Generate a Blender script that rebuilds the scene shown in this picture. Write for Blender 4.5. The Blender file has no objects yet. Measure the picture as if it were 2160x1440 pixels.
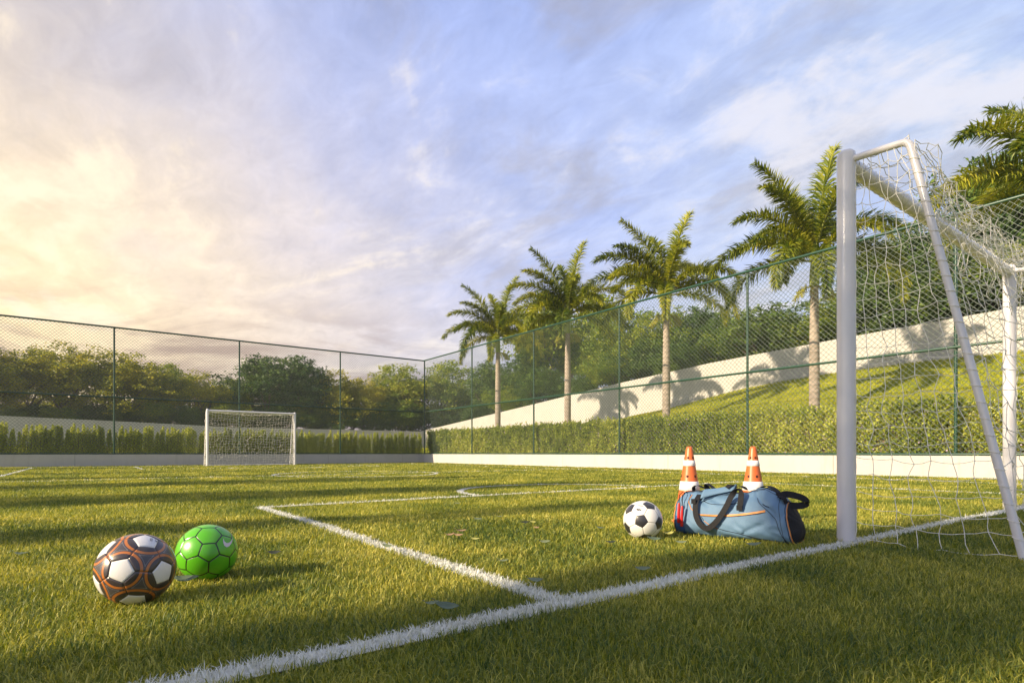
import bpy, bmesh, math, random
import numpy as np
from mathutils import Vector, Matrix, noise, Euler

R = math.radians
random.seed(7)
rng = np.random.default_rng(11)
sc = bpy.context.scene
col = sc.collection

# ------------------------------------------------------------------ camera
# world: +Y runs down the pitch (goal to goal), +X runs across it towards the palms
CAM_H = 0.46
YAW = R(36.6)
cd = bpy.data.cameras.new('camera')
cd.lens = 20.0
cd.sensor_width = 36.0
cd.shift_y = 235.0 / 2160.0
cd.clip_start = 0.05
cd.clip_end = 1000
cam = bpy.data.objects.new('camera', cd)
col.objects.link(cam)
cam.location = (0, 0, CAM_H)
cam.rotation_euler = (R(90), 0, -YAW)
sc.camera = cam
CY, SY = math.cos(YAW), math.sin(YAW)

def W(X, Y, z=0.0):
    """metres right of / ahead of the camera -> world"""
    return Vector((CY * X + SY * Y, -SY * X + CY * Y, z))

def at(px, Y, z=0.0):
    return W((px - 1080) / 1200 * Y, Y, z)

# ------------------------------------------------------------------ light
SUN_EL = R(25)
SUN_TO = Vector((-math.cos(SUN_EL), 0.10 * math.cos(SUN_EL), math.sin(SUN_EL))).normalized()
sd = bpy.data.lights.new('sun', 'SUN')
sd.energy = 4.6
sd.angle = R(0.6)
sd.color = (1.0, 0.82, 0.55)
sun = bpy.data.objects.new('sun', sd)
col.objects.link(sun)
sun.rotation_euler = (-SUN_TO).to_track_quat('-Z', 'Y').to_euler()
sun.location = (-20, 0, 12)

sc.view_settings.view_transform = 'Standard'
sc.view_settings.look = 'None'
sc.view_settings.exposure = 1.0
sc.view_settings.gamma = 1.0

class NT:
    """small node-tree helper"""
    def __init__(s, tree):
        s.t = tree; s.n = tree.nodes; s.l = tree.links
    def new(s, typ, **kw):
        nd = s.n.new(typ)
        for k, v in kw.items():
            setattr(nd, k, v)
        return nd
    def put(s, sock, v):
        if v is None: return
        if isinstance(v, bpy.types.NodeSocket): s.l.new(v, sock)
        elif isinstance(v, (tuple, list)):
            if len(v) == 3 and sock.type == 'RGBA': v = (*v, 1)
            sock.default_value = v
        else: sock.default_value = v
    def math(s, op, a, b=None, c=None, clamp=False):
        nd = s.new('ShaderNodeMath', operation=op); nd.use_clamp = clamp
        s.put(nd.inputs[0], a); s.put(nd.inputs[1], b); s.put(nd.inputs[2], c)
        return nd.outputs[0]
    def vmath(s, op, a, b=None, out=0):
        nd = s.new('ShaderNodeVectorMath', operation=op)
        s.put(nd.inputs[0], a); s.put(nd.inputs[1], b)
        return nd.outputs[out]
    def mix(s, f, a, b, mode='MIX'):
        nd = s.new('ShaderNodeMix', data_type='RGBA', blend_type=mode)
        nd.clamp_factor = True
        s.put(nd.inputs[0], f); s.put(nd.inputs[6], a); s.put(nd.inputs[7], b)
        return nd.outputs[2]
    def noise(s, vec, scale, detail=4, rough=.55, dist=0.0):
        nd = s.new('ShaderNodeTexNoise')
        if vec is not None: s.l.new(vec, nd.inputs['Vector'])
        nd.inputs['Scale'].default_value = scale; nd.inputs['Detail'].default_value = detail
        nd.inputs['Roughness'].default_value = rough; nd.inputs['Distortion'].default_value = dist
        return nd.outputs['Fac']
    def ramp(s, f, stops, interp='LINEAR'):
        nd = s.new('ShaderNodeValToRGB'); s.put(nd.inputs[0], f)
        cr = nd.color_ramp; cr.interpolation = interp
        while len(cr.elements) < len(stops): cr.elements.new(0.5)
        for e, (p, c) in zip(cr.elements, stops):
            e.position = p
            e.color = (c, c, c, 1) if isinstance(c, (int, float)) else (*c, 1)
        return nd.outputs[0]
    def maprange(s, v, a, b, c=0.0, d=1.0, smooth=True):
        nd = s.new('ShaderNodeMapRange'); nd.interpolation_type = 'SMOOTHSTEP' if smooth else 'LINEAR'
        s.put(nd.inputs[0], v)
        for i, q in enumerate((a, b, c, d)): nd.inputs[i + 1].default_value = q
        return nd.outputs[0]

# ------------------------------------------------------------------ sky
def build_world():
    w = bpy.data.worlds.new('World'); sc.world = w; w.use_nodes = True
    T = NT(w.node_tree); T.n.clear()
    out = T.new('ShaderNodeOutputWorld'); bg = T.new('ShaderNodeBackground')
    T.l.new(bg.outputs[0], out.inputs[0])
    sky = T.new('ShaderNodeTexSky'); sky.sky_type = 'NISHITA'; sky.sun_disc = False
    sky.sun_elevation = SUN_EL; sky.sun_rotation = math.atan2(SUN_TO.x, SUN_TO.y)
    sky.air_density = 1.0; sky.dust_density = 1.5; sky.ozone_density = 2.0
    tc = T.new('ShaderNodeTexCoord'); d = T.vmath('NORMALIZE', tc.outputs['Generated'])
    sep = T.new('ShaderNodeSeparateXYZ'); T.l.new(d, sep.inputs[0])
    z = T.math('MAXIMUM', sep.outputs[2], 0.0)
    # veil of high cloud: its tint in a few directions of the real sky (heading in degrees right of the pitch axis,
    # elevation in degrees, sRGB), blended smoothly; far from all of them the plain Nishita sky takes over
    EX = 2 ** .85
    lin = lambda q: ((q / 255 + .055) / 1.055) ** 2.4 / EX
    VEIL = [(-8, 37, (180, 182, 204)), (-7, 29, (200, 195, 202)), (-6, 22, (222, 208, 199)), (-18, 27, (200, 190, 190)), (-4, 12, (315, 278, 186)), (-16, 13, (300, 258, 172)), (6, 10, (272, 246, 206)),
            (4, 17, (244, 228, 214)), (14, 18, (230, 217, 214)), (14, 32, (182, 192, 228)), (28, 12, (222, 216, 222)), (30, 22, (208, 208, 228)),
            (34, 36, (158, 180, 240)), (48, 24, (206, 212, 238)), (50, 12, (212, 224, 246)), (58, 34, (176, 196, 240)), (70, 22, (196, 212, 240)),
            (20, 46, (160, 178, 232)), (44, 48, (150, 174, 238)), (-30, 30, (180, 174, 182)), (40, 30, (168, 190, 244)), (90, 20, (188, 204, 236))]
    num = None; den = None
    for hd, el, c in VEIL:
        hd, el = R(hd), R(el); v = (math.sin(hd) * math.cos(el), math.cos(hd) * math.cos(el), math.sin(el))
        wgt = T.math('EXPONENT', T.math('MULTIPLY', T.math('SUBTRACT', T.vmath('DOT_PRODUCT', d, v, out=1), 1.0), 38.0))
        cv = T.vmath('SCALE', tuple(lin(q) for q in c)); T.put(cv.node.inputs[3], wgt)
        num = cv if num is None else T.vmath('ADD', num, cv)
        den = wgt if den is None else T.math('ADD', den, wgt)
    rest = T.vmath('SCALE', sky.outputs[0]); rest.node.inputs[3].default_value = .055 * .02
    rest2 = T.vmath('ADD', rest, (.09 * .02, .11 * .02, .17 * .02))
    num = T.vmath('ADD', num, rest2); den = T.math('ADD', den, .02)
    veil = T.vmath('SCALE', num); T.put(veil.node.inputs[3], T.math('DIVIDE', 1.0, den))
    # clouds lie on a flat layer: project the direction onto it
    inv = T.math('DIVIDE', 1.0, T.math('ADD', z, 0.16))
    comb = T.new('ShaderNodeCombineXYZ')
    T.put(comb.inputs[0], T.math('MULTIPLY', sep.outputs[0], inv))
    T.put(comb.inputs[1], T.math('MULTIPLY', sep.outputs[1], inv))
    mp = T.new('ShaderNodeMapping'); T.l.new(comb.outputs[0], mp.inputs[0])
    mp.inputs['Rotation'].default_value = (0, 0, R(14)); mp.inputs['Scale'].default_value = (1.25, .70, 1)
    mp.inputs['Location'].default_value = (8.7, 5.1, 0)
    n1 = T.noise(mp.outputs[0], 1.3, 8, .60, .55)
    n2 = T.noise(mp.outputs[0], 4.6, 7, .62, .45)
    cov = T.math('ADD', T.math('MULTIPLY', n1, .70), T.math('MULTIPLY', n2, .30))
    blue = T.math('MULTIPLY', T.maprange(cov, .36, .54, 1.0, 0.0), T.maprange(z, .12, .42, .15, 1.0))
    puff = T.maprange(cov, .505, .60)
    grey = T.maprange(T.noise(mp.outputs[0], 2.4, 6, .6, .4), .47, .66)
    g = Vector((-0.10, 0.965, 0.245)).normalized()
    glow = T.maprange(T.vmath('DOT_PRODUCT', d, tuple(g), out=1), .72, .99)
    lum = T.new('ShaderNodeRGBToBW'); T.l.new(veil, lum.inputs[0])
    def tint(col):
        t = T.vmath('SCALE', col); T.put(t.node.inputs[3], lum.outputs[0]); return t
    c = T.mix(T.math('MULTIPLY', blue, T.math('SUBTRACT', .62, T.math('MULTIPLY', glow, .50))), veil, tint((.60, .80, 1.50)))
    c = T.mix(T.math('MULTIPLY', grey, T.math('SUBTRACT', .50, T.math('MULTIPLY', glow, .42))), c, tint((.76, .73, .78)))
    wisp = T.noise(mp.outputs[0], 9.0, 8, .68, .8)
    md = T.vmath('SCALE', c); T.put(md.node.inputs[3], T.math('ADD', .60, T.math('MULTIPLY', T.math('ADD', T.math('MULTIPLY', wisp, .5), T.math('MULTIPLY', n2, .5)), .80))); c = md
    c = T.mix(T.math('MULTIPLY', puff, .72), c, T.mix(glow, (.46, .45, .48), (.62, .53, .40)))
    mp2 = T.new('ShaderNodeMapping'); T.l.new(d, mp2.inputs[0]); mp2.inputs['Scale'].default_value = (1.3, 1.3, 6.0)
    mp2.inputs['Location'].default_value = (.7, .2, .1)
    nb = T.noise(mp2.outputs[0], 2.6, 7, .60, .5)
    bank = T.math('MULTIPLY', T.maprange(nb, .42, .58), T.maprange(z, .13, .27, 1.0, 0.0))
    c = T.mix(T.math('MULTIPLY', bank, .92), c, T.mix(glow, (.27, .27, .32), (.25, .18, .155)))
    T.l.new(c, bg.inputs[0]); bg.inputs[1].default_value = 1.0
build_world()

# ------------------------------------------------------------------ helpers
def mesh_np(name, verts, faces, attrs=None, smooth=False):
    """verts (N,3); faces: list of int arrays (M,k)"""
    me = bpy.data.meshes.new(name)
    verts = np.asarray(verts, dtype=np.float32)
    me.vertices.add(len(verts)); me.vertices.foreach_set('co', verts.ravel())
    loops = np.concatenate([np.asarray(f, dtype=np.int32).ravel() for f in faces])
    tot = np.concatenate([np.full(len(f), np.asarray(f).shape[1], dtype=np.int32) for f in faces])
    start = np.concatenate([[0], np.cumsum(tot)[:-1]]).astype(np.int32)
    me.loops.add(len(loops)); me.loops.foreach_set('vertex_index', loops)
    me.polygons.add(len(tot)); me.polygons.foreach_set('loop_start', start)
    if smooth: me.polygons.foreach_set('use_smooth', np.ones(len(tot), dtype=bool))
    me.update(calc_edges=True)
    for k, v in (attrs or {}).items():
        a = me.attributes.new(k, 'FLOAT', 'POINT'); a.data.foreach_set('value', np.asarray(v, dtype=np.float32))
    return me

def link(name, me, m=None, parent=None):
    o = bpy.data.objects.new(name, me); col.objects.link(o)
    if m is not None and me is not None and not me.materials: me.materials.append(m)
    if parent is not None: o.parent = parent
    return o

def tag(o, label=None, cat=None, group=None, kind=None):
    if label: o['label'] = label
    if cat: o['category'] = cat
    if group: o['group'] = group
    if kind: o['kind'] = kind
    return o

def empty(name, loc=(0, 0, 0), rz=0):
    o = bpy.data.objects.new(name, None); col.objects.link(o)
    o.location = loc; o.rotation_euler = (0, 0, rz); o.empty_display_size = .1
    return o

def copy_tree(o, parent=None):
    c = o.copy(); col.objects.link(c); c.parent = parent
    for ch in o.children: copy_tree(ch, c)
    return c

class MB:
    def __init__(s): s.v = []; s.f = []; s.sm = []; s.mi = []
    def add(s, vs, fs, smooth=False, mi=0):
        b = len(s.v); s.v += [tuple(q) for q in vs]
        s.f += [tuple(i + b for i in f) for f in fs]
        s.sm += [smooth] * len(fs); s.mi += [mi] * len(fs); return s
    def box(s, x0, x1, y0, y1, z0, z1, mi=0):
        vs = [(x0, y0, z0), (x1, y0, z0), (x1, y1, z0), (x0, y1, z0), (x0, y0, z1), (x1, y0, z1), (x1, y1, z1), (x0, y1, z1)]
        return s.add(vs, [(0, 3, 2, 1), (4, 5, 6, 7), (0, 1, 5, 4), (1, 2, 6, 5), (2, 3, 7, 6), (3, 0, 4, 7)], mi=mi)
    def tube(s, pts, r, n=8, cap=True, mi=0, smooth=True):
        pts = [Vector(p) for p in pts]; rs = r if isinstance(r, (list, tuple)) else [r] * len(pts)
        N = len(pts); vs = []; t0 = (pts[1] - pts[0]).normalized()
        a = t0.orthogonal().normalized()
        for i, p in enumerate(pts):
            if i == 0: t = t0
            elif i == N - 1: t = (pts[i] - pts[i - 1]).normalized()
            else:
                t = (pts[i + 1] - pts[i]).normalized() + (pts[i] - pts[i - 1]).normalized()
                t = t.normalized() if t.length > 1e-6 else t0
            a = (a - t * a.dot(t)).normalized(); b = t.cross(a)
            k = 1.0
            if 0 < i < N - 1:
                cs = t.dot((pts[i + 1] - pts[i]).normalized()); k = 1 / max(cs, .6)
            for j in range(n):
                an = 2 * math.pi * j / n
                vs.append(p + (a * math.cos(an) + b * math.sin(an)) * rs[i] * (k if k < 1.1 else 1.0))
        fs = [(i * n + j, i * n + (j + 1) % n, (i + 1) * n + (j + 1) % n, (i + 1) * n + j) for i in range(N - 1) for j in range(n)]
        s.add(vs, fs, smooth, mi)
        if cap: s.add(vs[:n], [tuple(reversed(range(n)))], False, mi); s.add(vs[-n:], [tuple(range(n))], False, mi)
        return s
    def lathe(s, prof, n=32, c=(0, 0, 0), mi=0, close=False):
        vs = []
        for r, z in prof:
            for j in range(n):
                a = 2 * math.pi * j / n
                vs.append((c[0] + r * math.cos(a), c[1] + r * math.sin(a), c[2] + z))
        fs = [(i * n + j, i * n + (j + 1) % n, (i + 1) * n + (j + 1) % n, (i + 1) * n + j) for i in range(len(prof) - 1) for j in range(n)]
        return s.add(vs, fs, True, mi)
    def mesh(s, name):
        me = bpy.data.meshes.new(name); me.from_pydata(s.v, [], s.f); me.update()
        me.polygons.foreach_set('use_smooth', s.sm)
        if any(s.mi): me.polygons.foreach_set('material_index', s.mi)
        return me
    def build(s, name, m, parent=None):
        me = s.mesh(name)
        for q in (m if isinstance(m, (list, tuple)) else [m]): me.materials.append(q)
        return link(name, me, None, parent)

def bevel(o, w, seg=2):
    b = o.modifiers.new('bevel', 'BEVEL'); b.width = w; b.segments = seg; b.limit_method = 'ANGLE'
    return o

def catmull(pts, n=8):
    P = [Vector(p) for p in pts]; P = [P[0] * 2 - P[1]] + P + [P[-1] * 2 - P[-2]]; out = []
    for i in range(1, len(P) - 2):
        for k in range(n):
            t = k / n; a, b, c, d = P[i - 1], P[i], P[i + 1], P[i + 2]
            out.append(.5 * ((2 * b) + (c - a) * t + (2 * a - 5 * b + 4 * c - d) * t * t + (3 * b - 3 * c + d - a) * t ** 3))
    out.append(P[-2]); return out

# ------------------------------------------------------------------ materials
def pmat(name, color, rough=.6, metal=0., var=.0, vscale=4., bump=0., bscale=60., spec=.5, coat=0., var2=None, coord='Object', sheen=0.):
    m = bpy.data.materials.new(name); m.use_nodes = True
    T = NT(m.node_tree); b = T.n['Principled BSDF']
    tc = T.new('ShaderNodeTexCoord'); co = tc.outputs[coord]
    c = color
    if var > 0 or var2:
        n = T.noise(co, vscale, 5, .6)
        dark = var2 or tuple(q * (1 - var) for q in color); light = tuple(min(1, q * (1 + var * .5)) for q in color)
        c = T.ramp(n, [(.3, dark), (.62, color), (.8, light)])
    T.put(b.inputs['Base Color'], c if not isinstance(c, tuple) else (*c, 1))
    b.inputs['Roughness'].default_value = rough; b.inputs['Metallic'].default_value = metal
    b.inputs['Specular IOR Level'].default_value = spec; b.inputs['Coat Weight'].default_value = coat
    b.inputs['Sheen Weight'].default_value = sheen
    if bump > 0:
        bn = T.new('ShaderNodeBump'); bn.inputs['Strength'].default_value = bump; bn.inputs['Distance'].default_value = .01
        T.l.new(T.noise(co, bscale, 6, .6), bn.inputs['Height']); T.l.new(bn.outputs[0], b.inputs['Normal'])
    return m

def leafmat(name, c0, c1, c2, trans=.35, rough=.5, attr=None, pscale=.6, rndobj=.0):
    """leaf or blade: random tint per leaf, patchy tint over the plant, light shining through"""
    m = bpy.data.materials.new(name); m.use_nodes = True
    T = NT(m.node_tree); b = T.n['Principled BSDF']; out = T.n['Material Output']
    geo = T.new('ShaderNodeNewGeometry')
    if attr:
        at_ = T.new('ShaderNodeAttribute'); at_.attribute_name = attr; r = at_.outputs['Fac']
    else: r = geo.outputs['Random Per Island']
    n = T.noise(geo.outputs['Position'], pscale, 3, .5)
    f = T.math('ADD', T.math('MULTIPLY', r, .62), T.math('MULTIPLY', T.maprange(n, .3, .7), .38))
    if rndobj:
        oi = T.new('ShaderNodeObjectInfo')
        f = T.math('ADD', f, T.math('MULTIPLY', T.math('SUBTRACT', oi.outputs['Random'], .5), rndobj))
    c = T.ramp(f, [(.12, c0), (.52, c1), (.92, c2)])
    T.l.new(c, b.inputs['Base Color']); b.inputs['Roughness'].default_value = rough
    b.inputs['Specular IOR Level'].default_value = .35
    tr = T.new('ShaderNodeBsdfTranslucent')
    T.l.new(T.mix(1.0, c, (1.5, 1.45, .55), 'MULTIPLY'), tr.inputs[0])
    mx = T.new('ShaderNodeMixShader'); mx.inputs[0].default_value = trans
    T.l.new(b.outputs[0], mx.inputs[1]); T.l.new(tr.outputs[0], mx.inputs[2]); T.l.new(mx.outputs[0], out.inputs[0])
    return m

M = {}
def wall_mat():
    m = pmat('painted_render', (.50, .46, .43), .88, bump=.35, bscale=90)
    T = NT(m.node_tree); b = T.n['Principled BSDF']; g = T.new('ShaderNodeNewGeometry'); p = g.outputs['Position']
    a = T.noise(p, .9, 6, .62); mp = T.new('ShaderNodeMapping'); T.l.new(p, mp.inputs[0]); mp.inputs['Scale'].default_value = (3.2, 3.2, .35)
    st = T.noise(mp.outputs[0], 2.4, 6, .65); sp = T.noise(p, 26, 4, .6)
    c = T.mix(T.math('MULTIPLY', T.maprange(a, .45, .75), .45), (.46, .44, .43), (.36, .34, .325))
    c = T.mix(T.math('MULTIPLY', T.maprange(st, .52, .78), .42), c, (.30, .28, .25))
    c = T.mix(T.math('MULTIPLY', T.maprange(sp, .60, .72), .18), c, (.24, .22, .18))
    T.l.new(c, b.inputs['Base Color']); return m
M['wall'] = wall_mat()
M['joint'] = pmat('joint_filler', (.16, .15, .14), .9)
M['coping'] = pmat('painted_coping', (.60, .56, .52), .8, var=.08, vscale=3, bump=.2)
M['green_steel'] = pmat('green_painted_steel', (.012, .055, .034), .30, var=.12, vscale=6, spec=.6)
M['wire'] = pmat('coated_wire', (.075, .11, .088), .33, var=.1, vscale=3, spec=.7)
M['white_steel'] = pmat('white_painted_steel', (.65, .63, .67), .22, var=.05, vscale=5, bump=.04, bscale=25, spec=.55, coat=.35)
M['rope'] = pmat('net_cord', (.82, .79, .74), .7, var=.12, vscale=30)
M['trunk'] = pmat('bark', (.16, .12, .09), .9, var=.4, vscale=5, bump=.6, bscale=22)
M['palm_trunk'] = pmat('palm_bark', (.40, .33, .28), .9, var=.28, vscale=4, bump=.5, bscale=30)
M['shaft'] = pmat('palm_crownshaft', (.32, .38, .08), .45, var=.3, vscale=2)
M['rachis'] = pmat('palm_midrib', (.20, .22, .06), .5)
M['palm_leaf'] = leafmat('palm_leaflets', (.028, .065, .009), (.18, .22, .020), (.46, .43, .05), .32, .42, rndobj=.2)
M['fruit'] = pmat('palm_fruit', (.42, .40, .06), .5, var=.4, vscale=30)
M['leaf_a'] = leafmat('tree_leaves_mid', (.06, .12, .014), (.19, .26, .026), (.38, .38, .045), .32, .5, rndobj=.35)
M['leaf_b'] = leafmat('tree_leaves_olive', (.10, .13, .012), (.32, .32, .024), (.55, .46, .05), .34, .5, rndobj=.35)
M['leaf_d'] = leafmat('tree_leaves_dark', (.025, .060, .014), (.07, .13, .022), (.16, .22, .04), .22, .45, rndobj=.25)
M['hedge_leaf'] = leafmat('hedge_leaves', (.055, .10, .014), (.31, .37, .040), (.66, .64, .15), .32, .45)
M['shrub_leaf'] = leafmat('shrub_leaves', (.14, .19, .022), (.42, .47, .06), (.72, .70, .20), .38, .45, rndobj=.2)
M['petal'] = pmat('small_mauve_flowers', (.40, .30, .40), .7)
M['blade'] = leafmat('turf_blades', (.055, .105, .022), (.250, .268, .038), (.66, .57, .13), .32, .5, attr='rnd', pscale=1.3)
M['blade_white'] = leafmat('painted_turf_blades', (.50, .50, .47), (.72, .72, .70), (.82, .82, .80), .12, .6, attr='rnd')
M['line'] = pmat('line_paint', (.50, .52, .46), .9, var=.4, vscale=60, bump=.5, bscale=200, coord='Generated')

def ground_mat(name, c0, c1, c2, scale):
    m = bpy.data.materials.new(name); m.use_nodes = True
    T = NT(m.node_tree); b = T.n['Principled BSDF']
    g = T.new('ShaderNodeNewGeometry'); p = g.outputs['Position']
    f = T.math('ADD', T.math('MULTIPLY', T.noise(p, scale, 6, .75), .65), T.math('MULTIPLY', T.noise(p, .7, 3, .5), .35))
    T.l.new(T.ramp(f, [(.34, c0), (.5, c1), (.68, c2)]), b.inputs['Base Color'])
    b.inputs['Roughness'].default_value = .9; b.inputs['Specular IOR Level'].default_value = .15
    bn = T.new('ShaderNodeBump'); bn.inputs['Strength'].default_value = .9; bn.inputs['Distance'].default_value = .03
    T.l.new(T.noise(p, scale * 1.3, 5, .7), bn.inputs['Height']); T.l.new(bn.outputs[0], b.inputs['Normal'])
    return m
M['turf'] = ground_mat('turf', (.075, .10, .014), (.24, .26, .022), (.44, .40, .045), 45)
M['slope'] = ground_mat('lawn_slope', (.11, .15, .014), (.28, .30, .020), (.44, .40, .03), 14)
M['soil'] = ground_mat('leaf_litter', (.025, .022, .012), (.05, .045, .02), (.08, .07, .03), 6)

# ------------------------------------------------------------------ ground
PX, PY = 12.83, 24.40           # faces of the low walls
GL, BOX, HALF = 1.33, 5.08, 11.94
GC = 4.69                        # goal centre line
FAR = 2 * HALF - GL
TL, TR = -1.40, 10.95

def sheet(name, x0, x1, y0, y1, z, m):
    me = bpy.data.meshes.new(name); me.from_pydata([(x0, y0, z), (x1, y0, z), (x1, y1, z), (x0, y1, z)], [], [(0, 1, 2, 3)])
    return tag(link(name, me, m), kind='structure')
sheet('ground', -140, PX + .1, -60, PY + .1, 0.0, M['turf'])

RB = [(-40, 3.6), (8, 3.6), (10, 3.56), (11.1, 3.5), (13.9, 3.28), (16.1, 2.92), (18.3, 2.62), (21.2, 2.26), (28, 1.45), (44, .8)]
RT = [(-40, 5.2), (-8, 5.12), (4.65, 4.97), (10.06, 4.82), (15.6, 4.61), (21.3, 4.23), (28.8, 3.59), (33.3, 3.22), (43.7, 2.37)]
BT = [(-60, 3.6), (-20, 3.05), (-5, 2.62), (2, 2.45), (8, 2.27), (23, 2.30)]
def interp(tab, q): return float(np.interp(q, [a for a, b in tab], [b for a, b in tab]))
VW, UB = 23.0, 43.7
def slope_z(x, y):
    t = min(1, max(0, (x - 13.7) / (VW - 13.7)))
    return .36 + (interp(RB, y) - .36) * (t ** .92) + .05 * noise.noise(Vector((x * .5, y * .5, 0)))

def grid_terrain(name, xs, ys, fz, m, kind='structure'):
    vs = [(x, y, fz(x, y)) for y in ys for x in xs]; n = len(xs)
    fs = [(j * n + i, j * n + i + 1, (j + 1) * n + i + 1, (j + 1) * n + i) for j in range(len(ys) - 1) for i in range(n - 1)]
    me = bpy.data.meshes.new(name); me.from_pydata(vs, [], fs); me.update()
    me.polygons.foreach_set('use_smooth', [True] * len(fs))
    return tag(link(name, me, m), kind=kind)
grid_terrain('lawn_slope', np.linspace(12.95, VW + .05, 28), np.linspace(-30, UB + .1, 90), slope_z, M['slope'])
def back_z(x, y):
    t = (y - 24.5) / (UB - 24.5)
    a = .34 + t * .5
    return a + max(0, (x - 8) / 15) * 0.0
grid_terrain('back_lawn', np.linspace(-90, 12.95, 40), np.linspace(24.5, UB + .05, 12), back_z, M['slope'])
def plateau(x, y):
    a = interp(RT, y) - .3 if x > VW else 99
    b = interp(BT, x) - .3 if y > UB else 99
    q = min(a, b)
    far = max(0, x - VW) if y < UB else max(0, y - UB)
    return q + min(far, 40) * .03
grid_terrain('upper_ground', np.concatenate([[VW + .2], np.linspace(24, 160, 30)]), np.concatenate([np.linspace(-60, 43, 40)]), plateau, M['soil'])
grid_terrain('far_ground', np.linspace(-160, 160, 60), np.concatenate([[UB + .2], np.linspace(45, 200, 20)]), plateau, M['soil'])

# ------------------------------------------------------------------ turf and painted lines
LW = .082
GLL = 1.282
def seg_mask(x, y, x0, x1, y0, y1, half=LW / 2):
    return (x > x0 - half) & (x < x1 + half) & (y > y0 - half) & (y < y1 + half)
def ring_mask(x, y, cx, cy, r, ysign=0, half=LW / 2):
    d = np.hypot(x - cx, y - cy); k = np.abs(d - r) < half
    if ysign > 0: k &= y > cy
    if ysign < 0: k &= y < cy
    return k
AR = 1.36
LINES = {
    'near_goal_line': lambda x, y: seg_mask(x, y, TL, TR, GLL, GLL),
    'far_goal_line': lambda x, y: seg_mask(x, y, TL, TR, FAR, FAR),
    'left_touchline': lambda x, y: seg_mask(x, y, TL, TL, GL, FAR),
    'right_touchline': lambda x, y: seg_mask(x, y, TR, TR, GL, FAR),
    'halfway_line': lambda x, y: seg_mask(x, y, TL, TR, HALF, HALF),
    'centre_circle': lambda x, y: ring_mask(x, y, GC, HALF, 1.70),
    'near_penalty_area_line': lambda x, y: seg_mask(x, y, 1.155, 1.155, GL, BOX) | seg_mask(x, y, 8.2, 8.2, GL, BOX) | seg_mask(x, y, 1.155, 8.2, BOX, BOX),
    'near_penalty_arc': lambda x, y: ring_mask(x, y, GC, BOX, AR, 1),
    'far_penalty_area_line': lambda x, y: seg_mask(x, y, 1.18, 1.18, FAR - 3.75, FAR) | seg_mask(x, y, 8.2, 8.2, FAR - 3.75, FAR) | seg_mask(x, y, 1.18, 8.2, FAR - 3.75, FAR - 3.75),
    'far_penalty_arc': lambda x, y: ring_mask(x, y, GC, FAR - 3.75, AR, -1),
}
def rect_strip(mb, x0, x1, y0, y1, z):
    mb.add([(x0, y0, z), (x1, y0, z), (x1, y1, z), (x0, y1, z)], [(0, 1, 2, 3)])
def arc_strip(mb, cx, cy, r, a0, a1, z, n=64):
    vs = []
    for i in range(n + 1):
        a = a0 + (a1 - a0) * i / n
        for q in (r - LW / 2, r + LW / 2): vs.append((cx + q * math.cos(a), cy + q * math.sin(a), z))
    mb.add(vs, [(2 * i, 2 * i + 1, 2 * i + 3, 2 * i + 2) for i in range(n)])
H = LW / 2
def hline(mb, x0, x1, y, z): rect_strip(mb, x0 - H, x1 + H, y - H, y + H, z)
def vline(mb, x, y0, y1, z): rect_strip(mb, x - H, x + H, y0 + H, y1 - H, z)
flat = {k: MB() for k in LINES}
Z1, Z2 = .005, .009
hline(flat['near_goal_line'], TL, TR, GLL, Z1); hline(flat['far_goal_line'], TL, TR, FAR, Z1)
vline(flat['left_touchline'], TL, GL, FAR, Z1); vline(flat['right_touchline'], TR, GL, FAR, Z1)
hline(flat['halfway_line'], TL + 2 * H, TR - 2 * H, HALF, Z1)
arc_strip(flat['centre_circle'], GC, HALF, 1.70, 0, 2 * math.pi, Z2)
for k, g, b in (('near_penalty_area_line', GL, BOX), ('far_penalty_area_line', FAR, FAR - 3.75)):
    xl = 1.155 if g == GL else 1.18
    hline(flat[k], xl, 8.2, b, Z1)
    for x in (xl, 8.2): vline(flat[k], x, min(g, b), max(g, b), Z1)
arc_strip(flat['near_penalty_arc'], GC, BOX, AR, R(2.5), R(177.5), Z2)
arc_strip(flat['far_penalty_arc'], GC, FAR - 3.75, AR, R(-177.5), R(-2.5), Z2)

def blades(xy, L, Wd, z0=0.0, lean=.75, tri=False, bias=(0, 0)):
    """blade arrays; xy (N,2) roots, L lengths, Wd widths -> verts, faces"""
    n = len(xy); az = rng.uniform(0, 2 * math.pi, n)
    dx = np.cos(az) + bias[0]; dy = np.sin(az) + bias[1]
    ln = np.clip(rng.normal(lean, .28, n), .1, 1.35)
    wa = az + math.pi / 2 + rng.normal(0, .5, n); wx = np.cos(wa) * Wd / 2; wy = np.sin(wa) * Wd / 2
    z = np.full(n, z0) if np.isscalar(z0) else z0
    root = np.stack([xy[:, 0], xy[:, 1], z], 1)
    s1 = np.sin(ln * .45); c1 = np.cos(ln * .45); s2 = np.sin(ln * 1.25); c2 = np.cos(ln * 1.25)
    mid = root + np.stack([dx * s1, dy * s1, c1], 1) * (L * .55)[:, None]
    tip = mid + np.stack([dx * s2, dy * s2, c2], 1) * (L * .45)[:, None]
    w = np.stack([wx, wy, np.zeros(n)], 1)
    if tri:
        v = np.stack([root - w, root + w, tip], 1).reshape(-1, 3)
        f = np.arange(n * 3).reshape(-1, 3); return v, [f], 3
    v = np.stack([root - w, root + w, mid - w * .8, mid + w * .8, tip], 1).reshape(-1, 3)
    b = (np.arange(n) * 5)[:, None]
    return v, [b + np.array([[0, 1, 3, 2]]), b + np.array([[2, 3, 4]])], 5

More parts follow.
